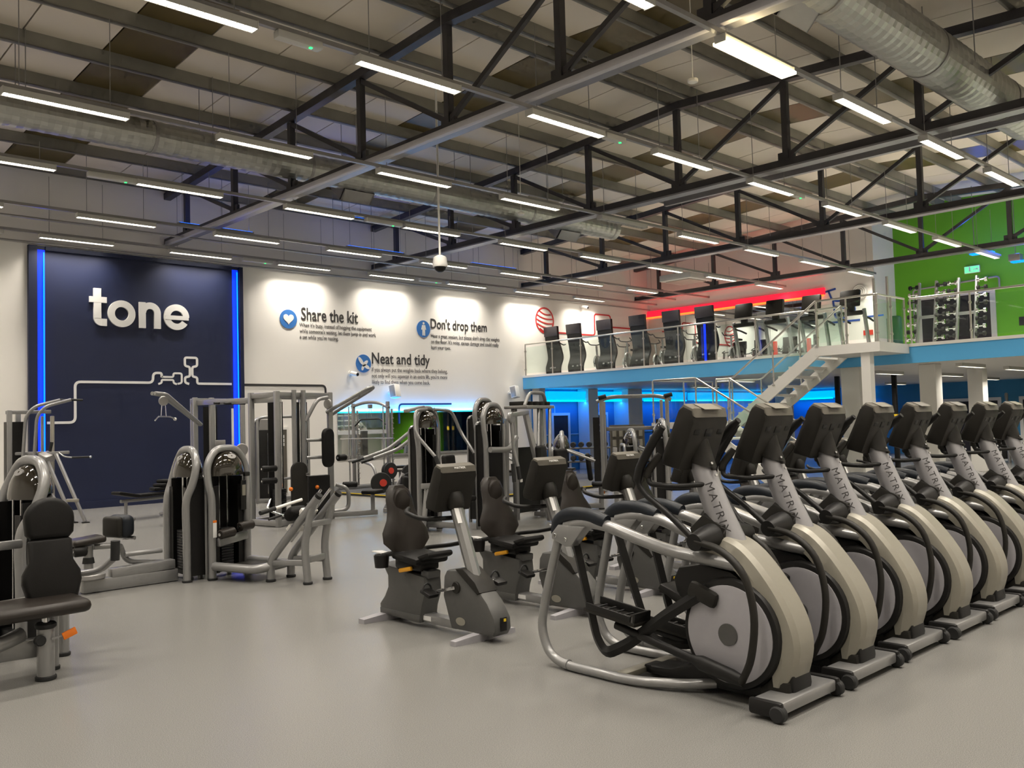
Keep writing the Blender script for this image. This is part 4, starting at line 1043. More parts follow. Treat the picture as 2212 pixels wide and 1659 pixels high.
# ------------------------------------------------------------------ selectorised strength machines
PLATE = MB().b2((-.10, -.065, 0), (.10, .065, .026), .004).mesh('weight_plate', 'stack')
def arch_tower(t, w=.50, h=1.46, lean=0.0, depth=.28, plates=14, r=.042, shroud=True, cap=True, m='silver', rear=True, badge=True):
    """round-topped tower: one bent tube, smoked cap, weight stack, guide rods. User side is -y."""
    q = h-.42
    P = [(-w/2, 0, 0), (-w/2, 0, q*.45), (-w/2, 0, q*.82), (-w/2-.025, lean*.45, q), (-w/2-.01, lean*.85, q+.2), (-w*.30, lean, h-.07), (0, lean, h-r), (w*.30, lean, h-.07), (w/2+.01, lean*.85, q+.2), (w/2+.025, lean*.45, q), (w/2, 0, q*.82), (w/2, 0, q*.45), (w/2, 0, 0)]
    f = MB().tube(catmull(P, 5), r, 14).build('arch_frame', m, t)
    for s in (-1, 1): MB().disc((s*w/2, 0, .012), (0, 0, 1), r*1.25, .024, 16, .004).build('foot_pad', 'rubber', f)
    if rear:
        MB().pipe([(-w/2*.8, depth, 0), (-w/2*.8, depth, h-.32), (w/2*.8, depth, h-.32), (w/2*.8, depth, 0)], .03, .12, 8).build('rear_frame', m, t)
    if cap:
        # smoked hood between the arch tube and the rear
        n = 14; rings = []
        for i in range(7):
            u = i/6
            y = lean*(1-u*.5)+.01+(depth*.8)*u
            sc = math.cos(u*1.15); 
            rings.append([(-(w/2-.015)*sc*math.cos(PI*j/n)*1.0, y, (q+.12)+(h-r-q-.13)*math.sin(PI*j/n)*sc) for j in range(n+1)])
        n1 = n+1
        MB().loft(rings, closed_ring=False).build('hood', 'smoke', t, 60)
        fr = []
        for i in range(8):
            e = i/7*PI/2
            fr.append([(-(w/2-.02)*math.cos(PI*j/16)*math.cos(e), lean-.15*math.sin(e)+.004, (q+.08)+(h-r-q-.10)*math.sin(PI*j/16)*math.cos(e)) for j in range(17)])
        MB().loft(fr, closed_ring=False).build('hood_face', 'smoke', t, 60)
        if badge:
            MB().tube([(0, 0, 0), (0, -.012, 0)], .05, 20).xf(Matrix.Translation((0, lean-.082, h-.135)) @ Matrix.Rotation(-.55, 4, 'X') @ Matrix.Diagonal((1.25, 1, .62, 1))).build('badge', 'galv', t)
    for s in (-1, 1): MB().cyl((s*.06, .10, .08), (s*.06, .10, h-.25), .011, 8).build('guide_rod', 'chrome', t)
    for k in range(plates): inst('weight_plate', PLATE, t, (0, .10, .12+k*.030), None, (w/.5*.85, 1, 1))
    MB().b2((-w*.36, .045, .06), (w*.36, .155, .115)).build('stack_base', 'rubber', t, 0)
    if shroud:
        for s in (-1, 1): MB().b2((s*(w/2-.045)-.008, .03, .05), (s*(w/2-.045)+.008, depth-.02, h-.36)).build('side_shroud', 'black', t, 0)
        MB().b2((-w/2+.03, depth-.03, .05), (w/2-.03, depth-.01, h-.35)).build('rear_shroud', 'black', t, 0)
        MB().b2((-w/2+.035, .012, .06), (-w/2+.12, .022, h-.45)).build('front_shroud', 'black', t, 0)
        MB().b2((w/2-.12, .012, .06), (w/2-.035, .022, h-.45)).build('front_shroud', 'black', t, 0)
    return f
def pad(t, name, c, s, rot=None, m='vinyl', r=None):
    return MB().box(c, s, r or min(s)*.42, rot, 3).build(name, m, t)
def rounded_pad(t, name, outline, th, mx, m='vinyl', bevel=None):
    return MB().prism(outline, -th/2, th/2, 'y', bevel or th*.35, 3).xf(mx).build(name, m, t)
def roller(t, c, L, r=.05, axis=(1, 0, 0), m='brownpad'):
    ax = Vector(axis).normalized(); c = Vector(c)
    o = MB().tube([c-ax*L/2, c-ax*(L/2-.012), c+ax*(L/2-.012), c+ax*L/2], [r*.8, r, r, r*.8], 18).build('roller_pad', m, t)
    for s in (-1, 1): MB().disc(c+ax*s*(L/2+.003), ax, r*.35, .012, 12).build('roller_cap', 'chrome', o)
    return o
def leg(t, p, z, r=.045, m='silver'):
    o = MB().cyl((p[0], p[1], .02), (p[0], p[1], z), r, 14).build('leg', m, t)
    MB().disc((p[0], p[1], .014), (0, 0, 1), r*1.2, .028, 16, .005).build('foot_pad', 'rubber', o)
    return o
def bar(t, a, b, w=.07, h=.07, m='silver', name='frame_bar'): return MB().bar(a, b, w, h, .012).build(name, m, t)
def pipe(t, pts, r=.03, bend=.1, m='silver', name='frame_tube', n=10): return MB().pipe(pts, r, bend, n).build(name, m, t)

# --- seated leg machine at the left edge (user faces the camera)
t = thing('leg_extension_machine', 'seated leg machine with black head and back pads at the left edge', 'strength machine', (1.87, 6.50, 0))
def at_tower(t, loc, rz, **kw):
    """build a tower inside thing t at a local place"""
    before = set(COL.objects)
    f = arch_tower(t, **kw)
    mx = Matrix.Translation(loc) @ Matrix.Rotation(rz, 4, 'Z')
    for o in set(COL.objects)-before:
        if o.parent == t: o.matrix_local = mx @ o.matrix_local
at_tower(t, (.06, 1.22, 0), math.radians(-78), w=.50, h=1.46, lean=.20, plates=12)
leg(t, (0, 0), .34, .055)
MB().disc((0, 0, .355), (0, 0, 1), .066, .04, 18, .01).build('post_collar', 'rubber', t)
MB().cyl((0, 0, .35), (0, .01, .47), .022, 12).build('seat_post', 'chrome', t)
MB().disc((-.05, -.05, .27), (0, 1, 0), .035, .05, 14, .008).build('pull_knob', 'rubber', t)
MB().bar((.02, -.055, .27), (.10, -.07, .285), .012, .012).build('lever', 'silver', t)
MB().box((.125, -.075, .29), (.09, .012, .05), .004, rot=(0, -.35, 0)).build('lever_tag', 'orange', t)
leg(t, (.11, .24), .50, .042); leg(t, (.29, .60), .62, .042)
bar(t, (.05, .10, .20), (-1.0, .35, .17), .09, .12); bar(t, (.11, .24, .48), (.05, 1.3, .30), .07, .09); bar(t, (.29, .6, .6), (.3, 1.4, .4), .06, .08)
pad(t, 'seat_cushion', (-.06, .05, .47), (.62, .40, .09), (.04, 0, .06), 'brownpad', .045)
back = [(-.155, -.30), (.155, -.30), (.20, -.10), (.195, -.02), (.15, .08), (.148, .26), (.12, .285), (-.12, .285), (-.148, .26), (-.15, .08), (-.195, -.02), (-.20, -.10)]
rounded_pad(t, 'backrest', back, .09, Matrix.Translation((.10, .22, .68)) @ Matrix.Rotation(math.radians(-10), 4, 'X') @ Matrix.Diagonal((.95, 1, .78, 1)))
head = arc(0, .0, .175, 0, PI, 14)+[(-.165, -.12), (-.13, -.16), (.13, -.16), (.165, -.12)]
rounded_pad(t, 'head_pad', head, .11, Matrix.Translation((.10, .27, 1.03)) @ Matrix.Rotation(math.radians(-6), 4, 'X') @ Matrix.Diagonal((.92, 1, .85, 1)))
MB().tube([(.10, .33, .45), (.10, .38, 1.05)], .03, 10).build('back_post', 'silver', t)
bar(t, (-.02, .45, .86), (-.9, .40, .85), .05, .06)
pipe(t, [(.22, .45, .60), (.45, .30, .62), (.52, .2, .72)], .024, .12)
pipe(t, [(-.22, .35, .62), (-.38, .15, .64), (-.42, .05, .74)], .024, .12)
MB().cyl((-.42, .05, .72), (-.42, .04, .88), .032, 12).build('hand_grip', 'rubber', t)
MB().cyl((.52, .20, .70), (.52, .19, .84), .032, 12).build('hand_grip', 'rubber', t)
pipe(t, [(-.75, -.05, .28), (-.3, .02, .26), (-.12, .1, .3)], .05, .2, 'silver', 'swing_arm')
roller(t, (-.62, -.12, .50), .3, .055, (1, .05, 0), 'vinyl')
MB().disc((-.2, .6, .72), (0, 1, 0), .018, .012, 12).build('knob', 'orange', t)

# --- assisted chin and dip machine by the navy panel
t = thing('dip_machine', 'tall assisted chin and dip machine in front of the left end of the navy panel', 'strength machine', (5.0, 18.4, 0))
for x, y in ((-.25, .25), (-.05, .45)): bar(t, (x, y, 0), (x, y, 2.12), .07, .09, 'silver', 'upright')
for dx, dy in ((0, 0), (.16, -.12)):
    pipe(t, [(-.10+dx, .10+dy, .6), (-.02+dx, .06+dy, 2.0), (.12+dx, .02+dy, 2.18), (.55+dx, -.05+dy, 2.30)], .032, .16, 'silver', 'curved_arm')
    MB().cyl((.55+dx, -.05+dy, 2.30), (.75+dx, -.08+dy, 2.29), .022, 10).build('hand_grip', 'rubber', t)
bar(t, (-.3, .3, 2.08), (.45, .15, 2.08), .08, .07); bar(t, (.30, .18, .3), (.30, .18, 2.0), .05, .05, 'silver', 'upright'); bar(t, (.46, .12, .3), (.46, .12, 2.0), .05, .07, 'steel', 'guide_rail')
bar(t, (.02, .1, 1.28), (.60, -.4, 1.30), .06, .06); bar(t, (-.2, .3, 1.3), (.3, .1, 1.3), .06, .06)
for dx, dy in ((0, .2), (.14, 0)):
    bar(t, (.24+dx, -.35+dy, 1.28), (.56+dx, -.95+dy, .02), .055, .055, 'silver', 'sloping_leg')
    MB().box((.565+dx, -.96+dy, .012), (.12, .09, .024), .006).build('foot_pad', 'rubber', t)
bar(t, (.46, -.70, .42), (.60, -.90, .42), .05, .06, 'shell', 'step')
pipe(t, [(.45, -.30, 1.3), (.50, -.42, 1.22), (.62, -.48, 1.20)], .016, .05); MB().cyl((.62, -.48, 1.20), (.92, -.55, 1.20), .02, 10).build('hand_grip', 'rubber', t); MB().sphere((.93, -.552, 1.20), .026, 8).build('grip_end', 'chrome', t)
MB().cyl((.35, -.1, 1.32), (.38, -.12, 1.50), .03, 10).build('hand_grip', 'rubber', t)
for k in range(12): inst('weight_plate', PLATE, t, (-.15, .32, .15+k*.03))
MB().b2((-.3, .25, .1), (.0, .42, 1.9)).build('shroud', 'black', t, 0)
MB().box((.28, -.15, 1.22), (.25, .2, .16), .03, rot=(.5, 0, .5)).build('knee_pad', 'galv', t)
leg(t, (-.25, .25), .1); leg(t, (.3, .18), .35); leg(t, (.46, .12), .35)

# --- rotary torso machine (user faces -x)
t = thing('rotary_torso_machine', 'weight machine with a long low beam and rounded chest pad, front-left tower', 'strength machine', (4.12, 9.70, 0), -PI/2)
arch_tower(t, .50, 1.46, .13, .24)
bar(t, (0.02, -.02, .07), (.02, -1.0, .07), .12, .13, 'silver', 'floor_beam'); bar(t, (.02, -.05, .19), (.02, -.72, .17), .12, .10, 'silver', 'upper_beam')
MB().disc((.02, -.93, .17), (0, 0, 1), .16, .06, 28, .012).build('turntable', 'galv', t)
MB().cyl((.02, -.93, .17), (.02, -.93, .48), .045, 14).build('seat_post', 'silver', t)
MB().tube([(.02, -.93, .30), (.02, -.93, .36)], [.06, .05], 14).build('post_collar', 'rubber', t)
pad(t, 'seat_cushion', (.02, -.95, .53), (.28, .32, .07), (0.1, 0, 0), 'brownpad')
for s in (-1, 1): roller(t, (.02+s*.12, -1.05, .44), .12, .05, (0, 1, 0), 'vinyl')
pipe(t, [(.02, -.88, .46), (.02, -.62, .45), (-.06, -.58, .42), (-.08, -.52, .26), (-.08, -.12, .20)], .03, .12, 'silver', 'swing_arm')
pipe(t, [(-.02, -.55, .34), (-.02, -.16, .34)], .026, .05, 'silver', 'foot_bar')
MB().box((-.05, -.58, .64), (.30, .16, .24), .07, rot=(0, 0, .35), seg=4).build('chest_pad', 'navypad', t)
MB().box((-.03, -.67, .64), (.26, .08, .22), .04, rot=(0, 0, .35), seg=3).build('pad_back', 'charcoal', t)
MB().cyl((-.10, -.62, .52), (.12, -.50, .52), .02, 10).build('handle', 'chrome', t)
for s in (-.1, .1): MB().cyl((-.08, -.22+s, .21), (-.18, -.22+s, .19), .018, 10).build('foot_peg', 'white', t)
MB().box((-.25, .02, .62), (.05, .05, .10), .02).build('selector_housing', 'rubber', t)

# --- leg press on sloping rails (user faces the camera)
t = thing('leg_press_machine', 'weight machine with sloping twin rails and brown roller pads, right of the torso machine', 'strength machine', (4.61, 9.44, 0), math.radians(18))
arch_tower(t, .52, 1.46, .05, .24)
MB().b2((.14, -.035, .72), (.22, -.022, 1.05), .006).build('instruction_plate', 'black', t); MB().b2((.155, -.04, .88), (.205, -.036, 1.0)).build('instruction_label', 'shell', t, 0)
MB().b2((-.285, -.0465, .46), (-.235, -.0435, .62)).build('paper_label', 'sign_white', t, 0)
MB().b2((-.285, -.0467, .62), (-.235, -.0437, .645)).build('orange_label', 'orange', t, 0)
for s in (-.14, .14): roller(t, (s-.02, -.12, .50 if s < 0 else .55), .20, .052, (1, 0, .06))
bar(t, (-.22, -.05, .40), (.20, -.05, .44), .06, .09, 'silver', 'cross_bar')
pipe(t, [(-.26, -.03, .15), (-.24, -.60, .14), (-.12, -.70, .16), (.17, -.69, .16), (.25, -.4, .15), (.26, -.03, .15)], .048, .10, 'silver', 'floor_loop')
MB().b2((-.20, -.58, .13), (.20, -.10, .155), .006).build('foot_plate', 'charcoal', t)
for x in (-.11, .20):
    pipe(t, [(x, -.70, .03), (x, -.70, .22), (x+.015, -.82, .36), (x+.03, -1.34, .90)], .043, .12, 'silver', 'sloping_rail', 12)
    MB().cyl((x+.03, -1.335, .895), (x+.032, -1.36, .925), .040, 12).build('rail_cap', 'black', t)
    pipe(t, [(x+.01, -1.20, .02), (x+.01, -1.16, .40), (x+.03, -1.26, .82)], .04, .14, 'silver', 'rear_leg', 12)
    MB().disc((x+.01, -1.20, .014), (0, 0, 1), .05, .028, 14, .005).build('foot_pad', 'rubber', t); MB().disc((x, -.70, .014), (0, 0, 1), .052, .028, 14, .005).build('foot_pad', 'rubber', t)
bar(t, (-.11, -.70, .20), (-.10, -1.18, .22), .05, .06); bar(t, (.20, -.70, .20), (.21, -1.18, .22), .05, .06); bar(t, (-.10, -1.18, .25), (.21, -1.18, .25), .05, .07); bar(t, (-.09, -1.24, .62), (.22, -1.24, .62), .05, .06)
for x in (-.03, .12):
    MB().cyl((x, -.78, .40), (x+.02, -1.32, .97), .016, 10).build('guide_rod', 'chrome', t)
    MB().box((x+.005, -.92, .56), (.07, .08, .07), .008, rot=(-.8, 0, 0)).build('slide_block', 'white', t)
    MB().box((x+.012, -1.08, .73), (.07, .08, .07), .008, rot=(-.8, 0, 0)).build('slide_block', 'white', t)
pad(t, 'shoulder_pad', (-.02, -.98, .72), (.26, .16, .12), (-.8, 0, 0), 'vinyl')
MB().cyl((.03, -1.02, .86), (-.33, -.98, .80), .017, 10).build('handle', 'white', t); MB().cyl((-.33, -.98, .80), (-.52, -.96, .77), .024, 12).build('hand_grip', 'rubber', t)
MB().box((.22, -.04, 1.12), (.08, .04, .05), .012).build('selector', 'black', t)

# --- cable multi-station: two tall towers joined by a beam
t = thing('cable_station', 'tall cable multi-station with two towers joined by an overhead beam', 'cable machine', (7.9, 13.7, 0))
def C(x, y, z): return (x-7.9, y-13.7, z)
for (x, y) in ((7.45, 13.5), (8.72, 13.9), (7.35, 14.2), (8.55, 14.6), (7.25, 16.2), (7.62, 16.3), (8.35, 16.5), (7.45, 16.75)):
    bar(t, C(x, y, 0), C(x, y, 2.26), .085, .085, 'silver', 'upright')
for (x, y) in ((7.80, 13.55), (8.02, 13.62)):
    pipe(t, [C(x, y, 0), C(x, y, 2.28)], .042, .05, 'silver', 'round_upright', 12)
MB().cyl(C(8.02, 13.62, .05), C(8.02, 13.62, 1.02), .058, 14).build('sleeve', 'silver', t)
for a, b in (((7.45, 13.5), (8.72, 13.9)), ((7.35, 14.2), (8.55, 14.6)), ((7.45, 13.5), (7.35, 14.2)), ((8.72, 13.9), (8.55, 14.6)), ((7.25, 16.2), (8.35, 16.5)), ((7.25, 16.2), (7.45, 16.75))):
    bar(t, C(*a, 2.20), C(*b, 2.20), .06, .09, 'silver', 'top_beam'); bar(t, C(*a, .06), C(*b, .06), .08, .10, 'silver', 'base_beam')
bar(t, C(7.45, 13.5, 2.12), C(7.3, 16.2, 2.16), .08, .10, 'silver', 'overhead_beam')
for y, dz in ((14.9, 0), (15.3, .02)):
    MB().cyl(C(7.2, y, 2.10+dz), C(7.62, y+.05, 2.10+dz), .02, 10).build('pull_up_grip', 'rubber', t)
for (x, y) in ((7.72, 13.95), (8.35, 14.2), (7.75, 16.55)):
    for k in range(16): inst('weight_plate', PLATE, t, C(x, y, .12+k*.03))
    for s in (-.06, .06): MB().cyl(C(x+s, y, .1), C(x+s, y, 2.15), .011, 8).build('guide_rod', 'chrome', t)
    MB().b2(C(x-.14, y+.09, .08), C(x+.14, y+.105, 2.1)).build('shroud', 'black', t, 0)
sh = rrect(-.15, .12, .15, 1.06, .13)
MB().prism([(p[0], p[1]) for p in sh], -.03, .03, 'y', .01).xf(Matrix.Translation(C(7.80, 13.42, 0))).build('lower_shroud', 'charcoal', t)
for z in (.35, .85): MB().box(C(7.93, 13.37, z), (.06, .02, .05), .006).build('latch', 'chrome', t)
MB().b2(C(8.16, 13.70, .12), C(8.58, 13.84, .80), .02).build('lower_shroud', 'black', t)
for p in ((7.63, 13.40, .62), (8.30, 13.68, .60)): MB().sphere(C(*p), .035, 8).build('knob', 'orange', t)
# tall back pad and small pads
rounded_pad(t, 'back_pad', rrect(-.14, -.34, .14, .34, .12), .09, Matrix.Translation(C(8.42, 13.50, 1.28)) @ Matrix.Rotation(math.radians(20), 4, 'Z'))
for z in (1.12, 1.42): MB().cyl(C(8.05, 13.60, z), C(8.40, 13.55, z), .03, 10).build('pad_arm', 'silver', t)
for z in (.78, .98): roller(t, C(7.25, 13.42, z), .26, .05, (1, 0, 0), 'vinyl')
roller(t, C(8.95, 13.9, 1.08), .2, .06, (1, .3, 0), 'vinyl')
# lat pulldown arm on the left tower
for dy in (0, .22):
    pipe(t, [C(7.3, 16.1-dy*.2, 1.75), C(6.35, 15.55-dy, 2.28), C(6.15, 15.45-dy*.6, 2.30)], .034, .06, 'silver', 'high_arm', 10)
MB().disc(C(6.35, 15.45, 2.17), (0, 1, 0), .085, .04, 20, .01).build('pulley', 'galv', t)
for s in (-.03, .03): MB().cyl(C(6.35+s, 15.45, 2.1), C(6.35+s*1.5, 15.45, 1.90), .008, 6).build('cable_clip', 'chrome', t)
pipe(t, [C(6.10, 15.2, 1.83), C(6.22, 15.35, 1.90), C(6.50, 15.55, 1.90), C(6.66, 15.72, 1.86)], .014, .06, 'chrome', 'lat_bar')
MB().sphere(C(6.67, 15.73, 1.855), .03, 8).build('bar_end', 'white', t)
# looped arm on the right tower
pipe(t, [C(8.66, 13.92, 1.90), C(9.16, 13.25, 2.33), C(9.36, 13.42, 2.33), C(8.90, 14.15, 1.86)], .034, .12, 'silver', 'high_arm', 10)
MB().cyl(C(9.0, 13.46, 2.20), C(9.2, 13.66, 2.20), .02, 8).build('arm_brace', 'silver', t)
MB().disc(C(8.62, 13.8, 2.05), (1, .3, 0), .09, .04, 20, .01).build('pulley', 'galv', t)
pipe(t, [C(8.05, 13.6, 1.75), C(8.25, 13.55, 2.12), C(8.55, 13.7, 2.16)], .034, .12, 'silver', 'curved_arm')
MB().b2(C(7.98, 16.20, 1.30), C(8.02, 16.22, 2.05)).build('number_scale', 'sign_white', t, 0)
MB().b2(C(7.60, 16.1, 1.32), C(7.80, 16.13, 1.45), .01).build('instruction_plate', 'galv', t)
MB().disc(C(8.15, 16.15, 1.25), (.2, 1, 0), .12, .05, 20, .01).build('pulley', 'galv', t)
# low seats
pipe(t, [C(8.8, 13.95, .12), C(9.05, 13.85, .14), C(9.05, 13.85, .52), C(8.85, 13.95, .60)], .038, .14, 'silver', 'low_frame', 10)
roller(t, C(9.15, 13.95, .58), .26, .055, (1, -.4, 0), 'vinyl')
bar(t, C(8.72, 13.9, .07), C(9.50, 13.60, .07), .08, .09, 'silver', 'base_beam')
bar(t, C(9.42, 13.63, .07), C(9.42, 13.63, .40), .06, .06, 'silver', 'seat_post'); pad(t, 'seat_cushion', C(9.42, 13.63, .44), (.34, .3, .08), (0, 0, .4))
pipe(t, [C(7.2, 13.3, .5), C(7.05, 13.15, .34), C(7.3, 13.0, .22)], .018, .08, 'chrome', 'row_handle')
MB().cyl(C(7.0, 13.0, .2), C(7.35, 13.05, .26), .022, 10).build('hand_grip', 'rubber', t)

# --- second cable tower further back, left of the station
t = thing('cable_tower', 'black fronted cable tower behind the cable station, beside the navy panel edge', 'cable machine', (9.9, 18.3, 0))
for x, y in ((-.30, 0), (.30, 0), (-.22, .35), (1.1, .2)): bar(t, (x, y, 0), (x, y, 1.86), .07, .07, 'silver', 'upright')
pipe(t, [(-.42, -.02, .1), (-.42, -.02, 1.78), (-.2, .05, 1.90), (1.15, .22, 1.92)], .035, .12, 'silver', 'curved_arm', 10)
MB().b2((-.26, -.02, .1), (.26, .30, 1.62), .01).build('shroud', 'black', t)
MB().prism([(-.26, 1.62), (.26, 1.62), (.05, 1.85), (-.22, 1.85)], 0, .2, 'y').build('shroud_top', 'galv', t, 0)
for s in (-.06, .06): MB().cyl((s, -.03, .2), (s, -.03, 1.55), .010, 8).build('guide_rod', 'chrome', t)
bar(t, (-.30, 0, .06), (1.1, .2, .06), .08, .09, 'silver', 'base_beam')
for z in (.35, .6): MB().box((.55, -.35, z), (.30, .26, .09), .03, rot=(.3, 0, .3)).build('cushion', 'vinyl', t)
pipe(t, [(.3, 0, .5), (.45, -.4, .55), (.7, -.55, .3), (.75, -.5, .05)], .03, .12)

# --- benches along the wall
def bench(x, y, rz, label, incl=0.0, z=.44, L=1.15, m='vinyl'):
    t = thing('weight_bench', label, 'bench', (x, y, .061 if (12.0 < x < 20 and y > 14) else 0), rz, 'weight benches')
    MB().box((0, .0, z), (.27, L*.62, .065), .026).build('seat_pad', m, t)
    MB().box((0, L*.5, z+.10*incl+.02), (.27, L*.40, .065), .026, rot=(incl, 0, 0)).build('back_pad', m, t)
    bar(t, (0, -L*.35, z-.08), (0, L*.6, z-.08), .06, .06); leg(t, (0, -L*.30), z-.06, .03); leg(t, (0, L*.50), z-.06, .03)
    bar(t, (-.24, L*.5, .035), (.24, L*.5, .035), .06, .05); bar(t, (-.18, -L*.3, .035), (.18, -L*.3, .035), .06, .05)
    return t
bench(6.9, 17.4, PI/2+.3, 'low black bench at the foot of the navy panel', .2)
bench(14.1, 18.2, 1.2, 'flat black bench in front of the wall mirror', 0, .52)
o = thing('stacked_pads', 'heap of dark exercise pads on the low bench by the navy panel', 'pads', (7.15, 17.5, .48))
for k in range(3): MB().box((.05*k, .02*k, .05+.07*k), (.42-.08*k, .30, .07), .03, rot=(0, 0, .3*k)).build('pad', 'vinyl', o)

# --- rubber platform with yellow edge
o = thing('rubber_platform', 'black rubber lifting platform with yellow edge line along the mirror wall', 'platform', (12.0, 14.0, 0))
MB().b2((0, .4, 0.0), (8.0, 6.8, .06)).build('deck', 'platform', o, 0)
MB().b2((-.012, .4, .045), (0, 6.8, .066)).build('edge_strip', 'yellow', o, 0)
MB().b2((0, .388, .045), (8.0, .4, .066)).build('edge_strip', 'yellow', o, 0)

# --- smith machine on the platform
t = thing('smith_machine', 'smith machine with toothed uprights and arched top in front of the wall mirror', 'rack', (12.9, 18.4, .06))
for y in (-.45, 1.05):
    bar(t, (0, y, 0), (0, y, 2.18), .09, .07, 'silver', 'upright')
    MB().cyl((-.14, y, .05), (-.14, y, 2.10), .018, 10).build('guide_rod', 'chrome', t)
    tp = bar(t, (.12, y, .05), (.12, y, 2.0), .05, .04, 'galv', 'toothed_rail')
    for k in range(14): MB().cyl((.11, y-.03, .25+k*.125), (.11, y-.08, .27+k*.125), .012, 8).build('rack_tooth', 'chrome', tp)
    bar(t, (-.5, y, .04), (.8, y, .04), .08, .08, 'silver', 'base_beam')
pipe(t, [(0, -.5, 2.02), (0, -.1, 2.16), (0, .5, 2.20), (0, 1.1, 2.10)], .04, .3, 'silver', 'arched_beam')
MB().cyl((-.14, -.85, 1.28), (-.14, 1.45, 1.28), .016, 10).build('bar', 'chrome', t)
pipe(t, [(-.2, -.3, .05), (-.2, -.1, .62), (-.2, .6, .75), (-.2, 1.0, .72)], .035, .2, 'silver', 'low_arch')
MB().box((0, .3, 2.08), (.10, .08, .10), .01).build('pulley_block', 'galv', t)
for s in (-.04, .04): MB().cyl((0, .3+s, 2.02), (0, .3+s*1.6, 1.82), .006, 6).build('cable_clip', 'chrome', t)
pipe(t, [(0, -.35, 1.62), (0, -.12, 1.76), (0, .72, 1.76), (0, .98, 1.60)], .018, .08, 'rubber', 'lat_bar')
for y in (-.62, -.70): MB().disc((-.14, y, .50), (0, 1, 0), .20, .05, 28, .012).build('plate', 'rubber', t)
MB().disc((-.14, -.735, .50), (0, 1, 0), .075, .02, 20).build('plate_centre', 'red', t)
MB().disc((.4, -.70, .42), (0, 1, 0), .20, .05, 28, .012).build('plate', 'rubber', t)

# --- incline press loaded with plates in front of the mirror
t = thing('plate_loaded_press', 'plate-loaded press with long sloping lever arms left of the chest machines', 'strength machine', (10.6, 13.6, 0))
for dy in (0, .32):
    pipe(t, [(-.75, .6+dy, 1.02), (-.35, .35+dy, 1.18), (.15, .05+dy, 1.62), (.30, .0+dy, 1.95)], .035, .12, 'silver', 'lever_arm', 10)
    MB().cyl((-.75, .6+dy, 1.02), (-.95, .72+dy, .95), .028, 10).build('hand_grip', 'rubber', t)
bar(t, (.4, .1, 0), (.35, .1, 1.9), .09, .09, 'silver', 'upright'); bar(t, (-.1, .2, .62), (.4, .1, .66), .08, .09); bar(t, (.0, -.15, 0), (.12, .0, .62), .06, .06, 'silver', 'sloping_leg'); bar(t, (-.22, .3, 0), (-.05, .2, .62), .06, .06, 'silver', 'sloping_leg')
bar(t, (-.75, .3, .05), (.45, .1, .05), .07, .08); bar(t, (-.72, .32, .05), (-.35, .2, .72), .06, .06, 'silver', 'sloping_leg')
pad(t, 'knee_roll', (-.42, .1, .48), (.16, .12, .40), (0, .2, 0), 'vinyl'); pad(t, 'seat_cushion', (-.12, -.05, .38), (.40, .30, .09), (0, .1, 0))
for p in ((-.62, .55, .55), (.0, .45, .52)): MB().disc(p, (.5, 1, 0), .20, .05, 28, .012).build('plate', 'rubber', t)
MB().disc((-.60, .51, .55), (.5, 1, 0), .07, .03, 18).build('plate_centre', 'red', t)
MB().box((.05, .3, .78), (.05, .03, .07), .008).build('pin_tag', 'orange', t)

# --- chest press cluster in the middle
def press_tower(label, x, y, rz, h, w=.52, name='chest_press_machine', arms=True, group=None):
    t = thing(name, label, 'strength machine', (x, y, 0), rz)
    if group: t['group'] = group
    arch_tower(t, w, h, .03, .20, 16)
    return t
t = press_tower('arch-topped chest machine, left of the tall middle cluster behind the nearest bike', 8.62, 10.95, .30, 1.92)
for s in (-1, 1):
    pipe(t, [(s*.10, -.05, 1.86), (s*.50, -.12, 1.84), (s*.62, -.20, 1.50), (s*.55, -.50, 1.15)], .026, .12, 'silver', 'press_arm')
    MB().cyl((s*.55, -.50, 1.16), (s*.54, -.56, 1.0), .03, 10).build('hand_grip', 'rubber', t)
bar(t, (-.5, .05, 1.84), (-.1, .02, 1.90), .10, .05, 'galv', 'top_arm')
pad(t, 'backrest', (-.05, -.42, .85), (.30, .09, .62), (-.1, 0, 0)); pad(t, 'seat_cushion', (-.05, -.62, .50), (.34, .34, .08))
leg(t, (-.05, -.62), .46, .045); bar(t, (-.05, -.62, .1), (-.05, 0, .1), .08, .09)
bar(t, (-.55, -.25, .72), (-.05, -.3, .70), .06, .08); bar(t, (-.55, -.25, .0), (-.42, -.25, .72), .06, .06, 'silver', 'sloping_leg')
t = press_tower('arch-topped lat machine in the centre of the tall cluster, hood shining', 9.42, 10.30, .35, 1.95, .60)
bar(t, (-.05, -.32, 1.74), (.62, -.28, 1.78), .07, .07, 'silver', 'top_arm'); MB().disc((-.05, -.32, 1.70), (0, 1, 0), .09, .06, 20, .012).build('arm_pivot', 'silver', t)
pipe(t, [(-.05, -.32, 1.70), (-.03, -.34, 1.2), (-.02, -.40, .95)], .028, .1, 'silver', 'press_arm'); MB().cyl((-.02, -.40, .95), (-.01, -.42, .75), .032, 10).build('hand_grip', 'rubber', t); MB().box((.02, -.43, .73), (.05, .03, .05), .008).build('grip_tag', 'sign_white', t)
MB().cyl((-.20, -.40, 1.0), (-.20, -.42, .72), .03, 10).build('hand_grip', 'rubber', t)
pipe(t, [(-.35, -.1, 1.22), (.1, -.2, 1.20), (.55, -.1, 1.38)], .045, .15, 'silver', 'cross_arm')
bar(t, (.60, -.25, 1.80), (1.02, -.45, 0.02), .075, .085, 'silver', 'sloping_leg'); bar(t, (.75, .15, 1.70), (.95, .3, .02), .06, .07, 'silver', 'sloping_leg')
